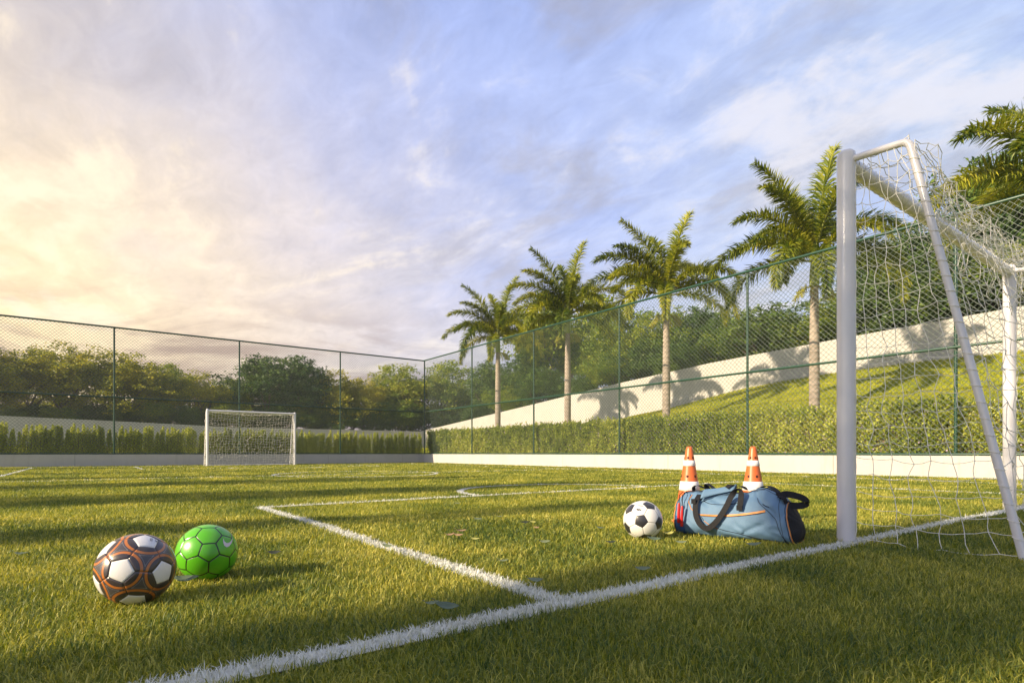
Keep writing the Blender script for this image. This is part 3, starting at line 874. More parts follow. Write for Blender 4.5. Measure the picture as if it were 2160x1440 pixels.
def net_grid(mb, S, na, nb, jit, r, seed, knots=True, sag=.0, sides=4):
    """net of cords over the surface S(a,b), a,b in 0..1"""
    r_ = random.Random(seed); P = {}
    for i in range(na + 1):
        for j in range(nb + 1):
            q = Vector(S(i / na, j / nb)); e = 1.0
            if i in (0, na) or j == nb: e = .25
            P[i, j] = q + Vector((r_.gauss(0, jit), r_.gauss(0, jit), r_.gauss(0, jit))) * e
    def strand(a, b):
        m = a.lerp(b, .5) + Vector((r_.gauss(0, jit * .3), r_.gauss(0, jit * .3), -sag))
        mb.tube([a, m, b], r, sides, cap=False, smooth=True)
    for i in range(na + 1):
        for j in range(nb): strand(P[i, j], P[i, j + 1])
    for j in range(nb + 1):
        for i in range(na): strand(P[i, j], P[i + 1, j])
    if knots:
        for p in P.values():
            k = r * 2.1
            mb.add([p + Vector(v) * k for v in ((1, 0, 0), (-1, 0, 0), (0, 1, 0), (0, -1, 0), (0, 0, 1), (0, 0, -1))],
                   [(0, 2, 4), (2, 1, 4), (1, 3, 4), (3, 0, 4), (2, 0, 5), (1, 2, 5), (3, 1, 5), (0, 3, 5)], True)

def make_goal(loc, rz, label, near):
    """local x across the mouth (0..3), local -y is behind the goal line"""
    Wd, Ht, pr = 2.995, 1.955, .044; TD, BD = .28, .70
    root = empty('football_goal', loc, rz); n = 28 if near else 14
    for x in (0, Wd):
        mb = MB(); mb.lathe([(pr, -.02), (pr, Ht + .03), (pr * .93, Ht + .048), (pr * .7, Ht + .060), (pr * .35, Ht + .066), (0.0005, Ht + .068)], n, (x, 0, 0))
        mb.build('post', M['white_steel'], root)
    MB().tube([(.02, 0, Ht), (Wd - .02, 0, Ht)], .040, n).build('crossbar', M['white_steel'], root)
    for x in (0, Wd):
        q = Vector((0, -(BD - TD), -Ht)).normalized()
        pts = [(x, -.02, Ht + .012)] + arc_pts((x, -TD, Ht - .006), (0, 1, .07), q, .038) + [(x, -BD, .0)]
        MB().tube(pts, .0172, 14).build('rear_stay', M['white_steel'], root)
    MB().tube([(0, -BD, .018), (Wd, -BD, .018)], .0175, 12).build('ground_bar', M['white_steel'], root)
    # net
    Ts = Vector((0, -TD, Ht)); Bs = Vector((0, -BD, .03))
    def side(x, bulge):
        def S(a, b):   # a from post to stay, b from ground up
            z = .03 + (Ht - .02) * b; yb = -(BD + (TD - BD) * b) ; y = -.045 + (yb + .045) * a
            return (x + bulge * math.sin(a * math.pi) * math.sin(b * math.pi) , y, z - (0 if b > .95 else .02 * math.sin(a * math.pi)))
        return S
    def back(a, b):
        z = .03 + (Ht - .03) * b; y = -(BD + (TD - BD) * b)
        bag = .07 * math.sin(a * math.pi) * math.sin(b * math.pi)
        sagt = .10 * math.sin(a * math.pi) * b ** 4
        return (a * Wd, y - bag, z - sagt)
    def top(a, b):
        y = -.03 - (TD - .03) * b; sg = .10 * math.sin(a * math.pi) * b + .03 * math.sin(b * math.pi)
        return (a * Wd, y, Ht + .02 - sg)
    j = .0095 if near else .014; rr = .0017 if near else .0040; ks = near
    mb = MB()
    net_grid(mb, side(0, -.03), 7, 24, j, rr, 1, ks, .004)
    net_grid(mb, side(Wd, .03), 7, 22, j * 1.4, rr, 2, ks, .004)
    net_grid(mb, back, 30, 21 if near else 20, j * 1.5, rr, 3, ks, .003, 3 if not near else 4)
    net_grid(mb, top, 30, 4, j * 1.5, rr, 4, ks, .01, 3 if not near else 4)
    if near:   # spare netting gathered along the top back edge, hanging in folds
        def fold(a, b):
            return (a * Wd, -TD - .02 - .05 * math.sin(b * 3.3) - .03 * math.sin(a * 40), Ht - .02 - .10 * math.sin(a * math.pi) + .05 * math.sin(a * 23) * (1 - b) - .42 * b)
        net_grid(mb, fold, 26, 6, .022, rr, 5, ks, .006)
    mb.build('net', M['rope'], root)
    mb = MB()
    r_ = random.Random(3)
    if near:
        for k in range(25):   # cord lacing round the stays and crossbar
            z = .1 + k * .073; y = -(BD + (TD - BD) * (z / Ht)); ring = []
            for q in range(11):
                a = 2 * math.pi * q / 10; ring.append((math.cos(a) * .0205, y + math.sin(a) * .0205, z + .006 * math.sin(a)))
            mb.tube(ring, .0016, 4, cap=False)
        for k in range(40):
            x = .06 + k * .0735; ring = [(x + .004 * math.sin(q), math.cos(2 * math.pi * q / 10) * .042, Ht + math.sin(2 * math.pi * q / 10) * .042) for q in range(11)]
            mb.tube(ring, .0016, 4, cap=False)
        mb.build('lacing', M['rope'], root)['kind'] = 'stuff'
    return tag(root, label, 'goal')
make_goal((3.14, GL, 0), 0, 'large white goal frame with a tangled net in the right foreground', True)
make_goal((3.14 + 3.2, FAR, 0), math.pi, 'small looking white goal with net at the far end of the pitch', False)

# ------------------------------------------------------------------ balls
def ico_centres():
    p = (1 + 5 ** .5) / 2; v = []
    for a in (-1, 1):
        for b in (-p, p): v += [(0, a, b), (a, b, 0), (b, 0, a)]
    return [Vector(q).normalized() for q in v]
def ball_mesh(name, Rr, N, groove, gw, front, toward, right, up, cam_dir):
    """truncated icosahedron ball; one pentagon faces `front`, a neighbour lies towards `toward` (both in right/up/toward-camera axes)"""
    V = ico_centres()
    v0 = V[0]; nb = [v for v in V if 1.0 < (v - v0).length < 1.1]
    toW = lambda q: (right * q[0] + up * q[1] + cam_dir * q[2]).normalized()
    F = toW(front); Tn = toW(toward); Tn = (Tn - F * Tn.dot(F)).normalized()
    a = nb[0] - v0 * nb[0].dot(v0); a.normalize()
    B0 = Matrix((v0, a, v0.cross(a))).transposed(); B1 = Matrix((F, Tn, F.cross(Tn))).transposed()
    Q = B1 @ B0.transposed()
    V = [Q @ v for v in V]
    edges = [(i, j) for i in range(12) for j in range(12) if i != j and (V[i] - V[j]).length < 1.1]
    def tv(i, j): return V[i] * 2 / 3 + V[j] / 3
    panels = []
    for i in range(12):
        ns = [j for k, j in edges if k == i]; n0 = V[i]; ax = n0.orthogonal().normalized(); ay = n0.cross(ax)
        ns.sort(key=lambda j: math.atan2(V[j].dot(ay), V[j].dot(ax)))
        panels.append((1, [tv(i, j) for j in ns]))
    import itertools
    E = set(edges)
    for i, j, k in itertools.combinations(range(12), 3):
        if (i, j) in E and (j, k) in E and (i, k) in E:
            if (V[j] - V[i]).cross(V[k] - V[i]).dot(V[i]) < 0: j, k = k, j
            panels.append((0, [tv(i, j), tv(j, i), tv(j, k), tv(k, j), tv(k, i), tv(i, k)]))
    vs, fs, seam, pent, ang = [], [], [], [], []
    VV = V
    for typ, poly in panels:
        c = sum(poly, Vector()) / len(poly); m = len(poly)
        for q in range(m):
            A, B = poly[q], poly[(q + 1) % m]; base = len(vs); idx = {}
            apo = ((A + B) / 2 - c).length
            for r_ in range(N + 1):          # r_=0 at the centre, N at the edge
                # finer rows near the seam
                t = 1 - (1 - r_ / N) ** 1.7
                for s_ in range(r_ + 1):
                    u = s_ / r_ if r_ else 0
                    P = c + ((A * (1 - u) + B * u) - c) * t
                    e = (1 - t) * apo
                    # distance to the other edges of the panel matters near corners: fine to ignore
                    rad = Rr * (1 - groove * math.exp(-(e / gw) ** 2)); n_ = P.normalized()
                    idx[r_, s_] = len(vs); vs.append(n_ * rad); seam.append(e); pent.append(typ)
                    ang.append(math.degrees(min(math.acos(max(-1, min(1, n_.dot(w)))) for w in VV)))
            for r_ in range(N):
                for s_ in range(r_ + 1):
                    fs.append((idx[r_, s_], idx[r_ + 1, s_], idx[r_ + 1, s_ + 1]))
                    if s_ < r_: fs.append((idx[r_, s_], idx[r_ + 1, s_ + 1], idx[r_, s_ + 1]))
    me = mesh_np(name, np.array([tuple(v) for v in vs]), [np.array(fs)], {'seam': seam, 'pent': pent, 'ang': ang}, smooth=True)
    bm = bmesh.new(); bm.from_mesh(me); bmesh.ops.remove_doubles(bm, verts=bm.verts, dist=1e-5 * 0 + 2e-6); bm.to_mesh(me); bm.free()
    # normals outward
    return me

def ball_mat(name, build, rough=.35, coat=.3, grain=True):
    m = bpy.data.materials.new(name); m.use_nodes = True
    T = NT(m.node_tree); b = T.n['Principled BSDF']
    A = {}
    for k in ('seam', 'pent', 'ang'):
        nd = T.new('ShaderNodeAttribute'); nd.attribute_name = k; A[k] = nd.outputs['Fac']
    T.l.new(build(T, A), b.inputs['Base Color']); b.inputs['Roughness'].default_value = rough; b.inputs['Coat Weight'].default_value = coat
    b.inputs['Coat Roughness'].default_value = .25
    tc = T.new('ShaderNodeTexCoord')
    bn = T.new('ShaderNodeBump'); bn.inputs['Strength'].default_value = .12; bn.inputs['Distance'].default_value = .001
    vo = T.new('ShaderNodeTexVoronoi'); vo.inputs['Scale'].default_value = 420; T.l.new(tc.outputs['Object'], vo.inputs['Vector'])
    T.l.new(vo.outputs[0], bn.inputs['Height']); T.l.new(bn.outputs[0], b.inputs['Normal'])
    return m
def scuff(T, c, amt=.12):
    tc = T.new('ShaderNodeTexCoord'); n = T.noise(tc.outputs['Object'], 22, 6, .65)
    return T.mix(T.math('MULTIPLY', T.maprange(n, .5, .75), amt), c, (.22, .19, .10))
def mat_bw(T, A):
    isp = T.math('GREATER_THAN', A['pent'], .5)
    c = T.mix(isp, (.72, .70, .68), (.022, .022, .028))
    sm = T.math('LESS_THAN', A['seam'], .010)
    return scuff(T, T.mix(sm, c, (.10, .09, .09)), .15)
def mat_green(T, A):
    sm = T.math('LESS_THAN', A['seam'], .021)
    return scuff(T, T.mix(sm, (.090, .40, .012), (.006, .012, .004)), .08)
def mat_brown(T, A):
    def band(lo, hi): return T.math('MULTIPLY', T.math('GREATER_THAN', A['ang'], lo), T.math('LESS_THAN', A['ang'], hi))
    c = T.mix(T.math('GREATER_THAN', A['ang'], 30.6), (.040, .030, .035), (.062, .054, .062))
    c = T.mix(band(26.2, 30.2), c, (.42, .135, .028))
    c = T.mix(T.math('MULTIPLY', band(32.3, 32.8), .6), c, (.30, .28, .28))
    iso = T.math('GREATER_THAN', A['pent'], .5)
    smh = T.math('MULTIPLY', T.math('LESS_THAN', A['seam'], .016), T.math('GREATER_THAN', A['ang'], 26.5))
    c = T.mix(smh, c, (.42, .135, .028))
    c = T.mix(T.math('LESS_THAN', A['seam'], .007), c, (.015, .012, .012))
    c = T.mix(iso, c, (.72, .70, .70))
    c = T.mix(T.math('MULTIPLY', iso, T.math('LESS_THAN', A['seam'], .008)), c, (.10, .09, .09))
    return scuff(T, c, .10)
M['ball_bw'] = ball_mat('ball_black_white', mat_bw, .32, .35)
M['ball_green'] = ball_mat('ball_green', mat_green, .30, .3)
M['ball_brown'] = ball_mat('ball_brown_orange', mat_brown, .30, .45)

def ball_axes(c):
    d = Vector((-c.x, -c.y, CAM_H - c.z)).normalized(); r = Vector((0, 0, 1)).cross(d).normalized(); u = d.cross(r).normalized()
    return r, u, d
def decal(mb, root_c, Rr, axes, cx, cy, polys, rot=0, scale=1.0, lift=.0009):
    """flat polygons laid onto the ball; cx,cy offsets (in radii) from the point facing the camera"""
    r, u, d = axes
    c = r * cx + u * cy + d * math.sqrt(max(0, 1 - cx * cx - cy * cy)); c.normalize()
    ex = (r - c * r.dot(c)).normalized(); ey = c.cross(ex)
    ca, sa = math.cos(rot), math.sin(rot)
    bm = bmesh.new()
    for poly in polys:
        vsx = [bm.verts.new((p[0] * scale, p[1] * scale, 0)) for p in poly]
        try: bm.faces.new(vsx)
        except ValueError: pass
    bmesh.ops.triangulate(bm, faces=bm.faces[:], ngon_method='EAR_CLIP')
    for _ in range(6):
        es = [e for e in bm.edges if e.calc_length() > .0035]
        if not es: break
        bmesh.ops.subdivide_edges(bm, edges=es, cuts=1)
        bmesh.ops.triangulate(bm, faces=bm.faces[:])
    vs = []
    for v in bm.verts:
        x, y = v.co.x * ca - v.co.y * sa, v.co.x * sa + v.co.y * ca
        n_ = (c * Rr + ex * x + ey * y).normalized(); vs.append(n_ * (Rr + lift))
    bm.verts.index_update()
    mb.add(vs, [tuple(v.index for v in f.verts) for f in bm.faces], True); bm.free()
def text_polys(txt, size, cx=0, cy=0):
    cu = bpy.data.curves.new('lettering_source', 'FONT'); cu.body = txt; cu.size = size; cu.align_x = 'CENTER'; cu.align_y = 'CENTER'; cu.resolution_u = 3
    ob = bpy.data.objects.new('lettering_source', cu); me = ob.to_mesh()
    out = [[(me.vertices[i].co.x + cx, me.vertices[i].co.y + cy) for i in p.vertices] for p in me.polygons]
    ob.to_mesh_clear(); bpy.data.objects.remove(ob); bpy.data.curves.remove(cu); return out
def rot90(polys): return [[(-y, x) for x, y in p] for p in polys]

M['ink'] = pmat('black_print', (.02, .02, .025), .5)
M['swoosh'] = pmat('pale_print', (.62, .55, .62), .5)
def make_ball(X, Y, Rr, front, toward, matname, label, N, groove, gw):
    c = W(X, Y, Rr * 1.0)
    root = empty('football', (c.x, c.y, Rr)); ax = ball_axes(c)
    me = ball_mesh('ball_skin', Rr, N, groove, gw, front, toward, *ax)
    link('ball_skin', me, M[matname], root)
    tag(root, label, 'football')
    return root, ax
b1, ax1 = make_ball(-1.146, 1.735, .1070, (-.36, .0, .93), (.56, -.16, .78), 'ball_brown', 'dark brown football with orange rings and white pentagons, nearest on the left', 16, .018, .020)
b2, ax2 = make_ball(-1.100, 2.053, .1010, (.06, .02, 1.0), (.0, -1, .3), 'ball_green', 'bright green football with black seams partly behind the brown one', 12, .010, .016)
b3, ax3 = make_ball(.6965, 3.030, .1030, (-.08, -.05, 1.0), (.35, .80, .5), 'ball_bw', 'white football with black pentagons beside the blue duffel bag', 12, .012, .018)
# printed marks
mb = MB()
up_ = [(-.50, .40), (-.42, .12), (-.26, .00), (-.06, .02), (.14, .14), (.34, .34), (.52, .58), (.66, .84)]
lo_ = [(-.52, .38), (-.54, .00), (-.42, -.30), (-.18, -.40), (.08, -.26), (.32, .06), (.52, .44), (.68, .86)]
decal(mb, None, .1010, ax2, .66, .27, [[lo_[i], lo_[i + 1], up_[i + 1], up_[i]] for i in range(7)], rot=.0, scale=.040)
mb.build('printed_tick_mark', M['swoosh'], b2)
mb = MB()
bars = [[(-.5, .0), (-.28, .0), (-.05, .40), (-.27, .40)][::1], [(-.16, 0), (.10, 0), (.34, .42), (.12, .55)], [(.20, 0), (.48, 0), (.62, .26), (.40, .38)]]
decal(mb, None, .1030, ax3, -.16, .56, bars, rot=math.pi - .35, scale=.027)
decal(mb, None, .1030, ax3, -.13, .72, text_polys('adidas', .42), rot=math.pi - .35, scale=.030)
mb.build('printed_mark', M['ink'], b3)
mb = MB()
decal(mb, None, .1070, ax1, .44, .745, rot90(text_polys('FOX', .8, 0, .75)) + [[(.05, -.7), (.15, -.7), (.15, .7), (.05, .7)], [(.35, -.5), (.60, -.5), (.60, .1), (.35, .1)], [(.75, -.6), (.82, -.6), (.82, .6), (.75, .6)], [(-1.12, -.8), (-1.07, -.8), (-1.07, .8), (-1.12, .8)]], rot=-.05, scale=.0115)
mb.build('printed_mark', M['ink'], b1)

# ------------------------------------------------------------------ traffic cones
M['cone'] = pmat('orange_plastic', (.60, .135, .034), .38, var=.12, vscale=8, spec=.5)
M['cone_white'] = pmat('white_sleeve', (.78, .77, .80), .45, var=.05, vscale=20)
M['dark_hole_disc'] = pmat('hole_shade', (.045, .010, .004), .8)  # the cone's orange darkened to the shade inside a hole
def make_cone(loc, rz, label):
    root = empty('traffic_cone', loc, rz)
    Hc = .50
    def rad(z): return .100 - (.100 - .018) * (z / Hc)
    mb = MB(); mb.lathe([(rad(.018) + .006, .018), (rad(.04), .04), (rad(.115), .115), (rad(.125) + .0, .12), (rad(.30) , .30), (rad(.43), .43), (rad(.485), .485), (rad(.495) - .002, .495), (.010, .500), (.009, .49), (.008, .3)], 40)
    o = mb.build('cone_body', M['cone'], root)
    MB().lathe([(.02, .0), (.112, .0), (.114, .004), (.112, .014), (.103, .018), (.02, .018)], 40).build('base_rim', M['cone'], root)
    for z0, z1 in ((.215, .272), (.372, .408)):
        MB().lathe([(rad(z0) + .0005, z0), (rad(z0) + .0022, z0 + .001), (rad(z1) + .0022, z1 - .001), (rad(z1) + .0005, z1)], 40).build('white_band', M['cone_white'], root)
    for z, ks in ((.305, 6), (.425, 6)):
        for k in range(ks):
            a = 2 * math.pi * k / ks + .1; r0 = rad(z); c = Vector((math.cos(a), math.sin(a), 0)); t = Vector((-math.sin(a), math.cos(a), 0))
            rr = .0085 if z < .4 else .0075; vs = []
            for j in range(14):
                b = 2 * math.pi * j / 14; zz = z + rr * math.sin(b); lat = rr * math.cos(b)
                vs.append(c * (math.sqrt(rad(zz) ** 2 - lat ** 2) + .0006) + t * lat + Vector((0, 0, zz)))
            MB().add(vs, [tuple(range(14))]).build('dark_hole_disc', M['dark_hole_disc'], root)  # disc laid on the skin, a hole's shade in its colour
    return tag(root, label, 'traffic cone', 'cones behind the duffel bag')
p = at(1454, 3.72); make_cone((p.x, p.y, .004), .3, 'orange cone with two white bands behind the left end of the duffel bag')
p = at(1588.5, 3.70); make_cone((p.x, p.y, .004), .9, 'orange cone with two white bands behind the middle right of the duffel bag')

# ------------------------------------------------------------------ duffel bag
M['bag_blue'] = pmat('blue_fabric', (.105, .195, .32), .62, var=.10, vscale=7, bump=.25, bscale=420)
M['bag_navy'] = pmat('navy_fabric', (.025, .085, .26), .6, bump=.2, bscale=420)
M['bag_black'] = pmat('black_fabric', (.014, .014, .019), .7, var=.2, vscale=12, bump=.3, bscale=380, spec=.25)
M['strap'] = pmat('black_webbing', (.010, .010, .013), .7, bump=.3, bscale=500, spec=.25)
M['orange_trim'] = pmat('orange_piping', (.55, .21, .04), .5)
M['red'] = pmat('red_rubber', (.55, .012, .012), .4)

def bag_profile(s):
    """half width, height at s in -1..1"""
    h = np.interp(s, [-1, -.9, -.6, -.2, .1, .4, .6, .85, 1], [.205, .232, .243, .236, .232, .262, .266, .225, .182])
    w = np.interp(s, [-1, -.9, -.5, 0, .5, .9, 1], [.108, .122, .130, .134, .132, .124, .110])
    return float(w), float(h)
BL = .303
def bag_pt(s, th, off=0.0):
    """th: 0 = back, 90 = top, 180 = front, 270 = underside"""
    w, h = bag_profile(s); c, sn = math.cos(th), math.sin(th)
    e = .62
    cy = abs(c) ** e * (1 if c > 0 else -1); cz = abs(sn) ** e * (1 if sn > 0 else -1)
    z = h / 2 + cz * h / 2
    # the upper part narrows into the zip ridge and leans back
    nar = 1 - .30 * max(0, cz) ** 2
    y = cy * w * nar + .012 * cz
    x = s * BL + (.030 * (s + .1) if s > 0 else .0) * (1 - z / h) * 1.0 - (.018 * max(0, s) * (z / h))
    q = Vector((x, y, z))
    nrm = Vector((0, cy, cz)).normalized() if abs(cy) + abs(cz) > 0 else Vector((0, 0, 1))
    f = 1.0 if z > .02 else z / .02
    d = .010 * noise.noise(Vector((x * 9 + 3, cy * 2.0, z * 11))) + .0055 * noise.noise(Vector((x * 24 + z * 30, cy * 3, z * 22 - x * 12)))
    # long pulled creases
    d += -.009 * math.exp(-((z - (.05 + .55 * (x - .10))) / .012) ** 2) * (1 if (c < -.3 and x > .08) else 0)
    d += -.008 * math.exp(-((z - (.245 - .9 * (x - .13))) / .013) ** 2) * (1 if (c < 0 and .09 < x < .24) else 0)
    d += -.006 * math.exp(-((z - (.205 - .35 * abs(x + .10))) / .012) ** 2) * (1 if c < -.2 and x < .06 else 0)
    d += .010 * math.exp(-((x - .17) / .05) ** 2) * max(0, cz)
    q += nrm * (d * f + off)
    q.z = max(q.z, .002 + off * .5)
    return q
def make_bag():
    p = W(1.212, 3.080)
    ang = math.atan2(-.662, .749)           # heading in camera axes
    dvec = W(.749, -.662) ; rz = math.atan2(dvec.y, dvec.x)
    root = empty('duffel_bag', (p.x, p.y, .006), rz)
    ns, nt = 120, 96
    def patch(s0, s1, t0, t1, n1, n2, off, closed=False):
        vs, fs = [], []
        for i in range(n1 + 1):
            for j in range(n2 + (0 if closed else 1)):
                vs.append(bag_pt(s0 + (s1 - s0) * i / n1, t0 + (t1 - t0) * j / n2, off))
        m = n2 if closed else n2 + 1
        for i in range(n1):
            for j in range(n2): fs.append((i * m + j, (i + 1) * m + j, (i + 1) * m + (j + 1) % m, i * m + (j + 1) % m))
        return vs, fs
    vs, fs = patch(-1, .955, 0, 2 * math.pi, ns, nt, 0, True)
    MB().add(vs, fs, True).build('body', M['bag_blue'], root)
    # end panels, bulged
    for s_, sg in ((-1, -1), (.955, 1)):
        rim = [bag_pt(s_, 2 * math.pi * j / nt, .001) for j in range(nt)]; c = sum(rim, Vector()) / nt; vv = []; K = 8
        for k in range(K + 1):
            t = k / K
            for r_ in rim:
                q = r_.lerp(c, t); q.x += sg * ((.046 if sg > 0 else .028) * (1 - (1 - t) ** 2) * (.4 + .6 * (1 - q.z / .22)) + .004 * noise.noise(q * 30)); vv.append(q)
        ff = [(k * nt + j, k * nt + (j + 1) % nt, (k + 1) * nt + (j + 1) % nt, (k + 1) * nt + j) for k in range(K) for j in range(nt)]
        MB().add(vv, ff, True).build('end_panel', M['bag_black'], root)
        MB().tube([bag_pt(s_, 2 * math.pi * j / nt, .001) for j in range(nt + 1)], .0028, 6).build('piping', M['orange_trim'], root)
        s2 = s_ * .975
        MB().tube([bag_pt(s2, 2 * math.pi * j / nt, .0005) for j in range(nt + 1)], .0016, 5).build('piping', M['strap'], root)
        MB().tube([bag_pt(s_ * .88 + .0, 2 * math.pi * j / nt, .0002) for j in range(nt + 1)], .0011, 5).build('seam', M['strap'], root)
    # navy corner panel low on the left
    def front_pt(x, z, off=.002):
        s_ = x / BL
        lo, hi = math.pi * .5, math.pi * 1.5
        for _ in range(22):
            m = (lo + hi) / 2
            if bag_pt(s_, m, off).z > z: lo = m
            else: hi = m
        return bag_pt(s_, (lo + hi) / 2, off)
    vs = []; fs = []; n1, n2 = 14, 12
    for i in range(n1 + 1):
        t = i / n1; x = -.293 + .062 * t; zt = .02 + .085 * math.sqrt(max(0, 1 - t * t))
        for j in range(n2 + 1): vs.append(front_pt(x, .008 + (zt - .008) * j / n2, .0012))
    for i in range(n1):
        for j in range(n2): fs.append((i * (n2 + 1) + j, (i + 1) * (n2 + 1) + j, (i + 1) * (n2 + 1) + j + 1, i * (n2 + 1) + j + 1))
    MB().add(vs, fs, True).build('corner_patch', M['bag_navy'], root)
    # orange pocket edge, tapering; and its curve up to the zip
    def strip(pts2, w, m, name, off=.003):
        P3 = catmull([(a, b, 0) for a, b in pts2], 8); vs = []
        for i, q in enumerate(P3):
            t = i / (len(P3) - 1); ww = w(t) if callable(w) else w
            vs += [front_pt(q.x, q.y - ww / 2, off), front_pt(q.x, q.y + ww / 2, off)]
        fs = [(2 * i, 2 * i + 2, 2 * i + 3, 2 * i + 1) for i in range(len(P3) - 1)]
        MB().add(vs, fs, True).build(name, m, root)
    def cord(pts2, r, m, name, off=.001):
        P3 = catmull([(a, b, 0) for a, b in pts2], 8)
        MB().tube([front_pt(q.x, q.y, off) for q in P3], r, 5).build(name, m, root)
    strip([(-.138, .121), (-.06, .123), (.03, .131), (.12, .147), (.19, .163)], lambda t: .0075 + .003 * t, M['orange_trim'], 'pocket_edge')
    cord([(-.136, .1155), (-.06, .1165), (.03, .1245), (.12, .140), (.19, .156)], .0013, M['strap'], 'pocket_seam')
    cord([(-.215, .222), (-.222, .19), (-.205, .155), (-.175, .132), (-.138, .121)], .0024, M['orange_trim'], 'pocket_edge')
    cord([(-.135, .112), (-.115, .085), (-.07, .062), (-.01, .048), (.06, .036), (.13, .020), (.20, .010)], .0014, M['strap'], 'pocket_seam')
    cord([(-.12, .09), (-.085, .066), (-.045, .053)], .0022, M['orange_trim'], 'pocket_edge')
    cord([(.145, .222), (.165, .195), (.20, .165), (.235, .12), (.245, .06), (.262, .012)], .0013, M['strap'], 'seam')
    cord([(-.17, .205), (-.12, .186), (-.06, .18), (.0, .184), (.06, .195)], .0016, M['strap'], 'seam')
    # main zip along the top
    P3 = [bag_pt(-.93 + 1.8 * i / 60, math.pi * .56, .001) for i in range(61)]
    MB().tube(P3, .0042, 6).build('zip', M['strap'], root)
    P3 = [bag_pt(-.93 + 1.8 * i / 60, math.pi * .64, .0005) for i in range(61)]
    MB().tube(P3, .0012, 5).build('seam', M['strap'], root)
    # webbing
    def ribbon(pts, wid, m, name, wdir=None, th=.0022, wdirs=None):
        P3 = catmull(pts, 10); n = len(P3); vs = []
        Wd_ = catmull(wdirs, 10) if wdirs else None
        for i, q in enumerate(P3):
            t = (P3[min(i + 1, n - 1)] - P3[max(i - 1, 0)]).normalized()
            wd = (Wd_[i] if Wd_ else Vector(wdir)); wd = (wd - t * wd.dot(t)).normalized(); nn = t.cross(wd).normalized()
            for a, b in ((-1, -1), (1, -1), (1, 1), (-1, 1)): vs.append(q + wd * a * wid / 2 + nn * b * th / 2)
        fs = [(i * 4 + j, i * 4 + (j + 1) % 4, (i + 1) * 4 + (j + 1) % 4, (i + 1) * 4 + j) for i in range(n - 1) for j in range(4)]
        fs += [(3, 2, 1, 0), (n * 4 - 4, n * 4 - 3, n * 4 - 2, n * 4 - 1)]
        return MB().add(vs, fs, False).build(name, m, root)
    X = (1, 0, 0)
    ribbon([(-.165, -.085, .226), (-.168, -.118, .20), (-.165, -.145, .16), (-.155, -.155, .11), (-.128, -.160, .068), (-.092, -.160, .055), (-.055, -.158, .082), (-.024, -.152, .125), (.004, -.140, .18), (.018, -.118, .225), (.040, -.098, .262), (.066, -.112, .248), (.072, -.130, .215), (.069, -.139, .165)],
           .029, M['strap'], 'carry_handle', wdirs=[(1, 0, 0), (1, 0, .0), (1, 0, 0), (1, 0, .2), (.8, 0, .8), (.2, 0, 1), (-.7, 0, .8), (-1, 0, .5), (-1, 0, .4), (-1, -.1, .3), (0, -1, .3), (1, -.4, 0), (1, 0, 0), (1, 0, 0)])
    # second handle lying over the top, with the blue padded grip
    ribbon([(-.165, .05, .236), (-.17, .02, .262), (-.155, -.01, .282), (-.125, -.03, .272), (-.10, -.045, .258)], .030, M['strap'], 'carry_handle', wdir=(.3, 1, 0))
    ribbon([(-.245, .02, .236), (-.232, -.01, .262), (-.205, -.02, .272), (-.18, -.012, .262), (-.15, .0, .250)], .024, M['strap'], 'strap_loop', wdir=(.2, 1, 0))
    ribbon([(.05, .03, .262), (.02, .0, .272), (-.03, -.02, .262), (-.07, -.035, .25)], .030, M['strap'], 'carry_handle', wdir=(.3, 1, 0))
    # padded grip: a rolled sleeve with a flared mouth
    mb = MB(); vs = []; n1, n2 = 14, 16
    for i in range(n1 + 1):
        t = i / n1; c = Vector((-.145, -.095, .222)).lerp(Vector((.005, -.02, .262)), t)
        rr = .030 - .010 * min(1, t * 2.2)
        for j in range(n2):
            a = -2.4 + 4.9 * j / (n2 - 1)
            vs.append(c + Vector((.1 * math.cos(a) * rr, -.3 * rr * math.sin(a) + .95 * math.cos(a) * rr * .9, math.sin(a + 1.2) * rr)))
    fs = [(i * n2 + j, (i + 1) * n2 + j, (i + 1) * n2 + j + 1, i * n2 + j + 1) for i in range(n1) for j in range(n2 - 1)]
    mb.add(vs, fs, True); o = mb.build('handle_grip', M['bag_blue'], root)
    sm = o.modifiers.new('thickness', 'SOLIDIFY'); sm.thickness = .004
    ribbon([(-.03, -.055, .268), (-.015, -.035, .282), (.0, -.01, .270)], .022, M['strap'], 'grip_band', wdir=(1, .2, 0))
    # shoulder strap over the right end
    ribbon([(.10, .06, .262), (.15, .03, .280), (.20, .0, .268), (.232, -.03, .240), (.243, -.055, .205), (.250, -.075, .175)], .032, M['strap'], 'shoulder_strap', wdir=(.5, 1, 0))
    ribbon([(.225, -.05, .232), (.26, -.03, .245), (.300, .0, .238), (.335, .02, .222), (.345, .02, .200), (.318, .0, .188), (.28, -.02, .190), (.25, -.035, .198)], .036, M['strap'], 'shoulder_strap', wdir=(.1, .6, .8))
    ribbon([(.235, -.055, .235), (.262, -.060, .225), (.272, -.058, .200)], .028, M['strap'], 'strap_tab', wdir=(.4, 1, .2))
    # short zip pull at the right
    MB().tube([(.178, -.122, .196), (.195, -.130, .188), (.212, -.134, .184)], .0022, 6).build('zip_pull', M['strap'], root)
    MB().box(.055, .085, -.145, -.141, .158, .185).build('anchor_patch', M['strap'], root)
    MB().box(-.19, -.165, -.141, -.136, .178, .205).build('anchor_patch', M['strap'], root)
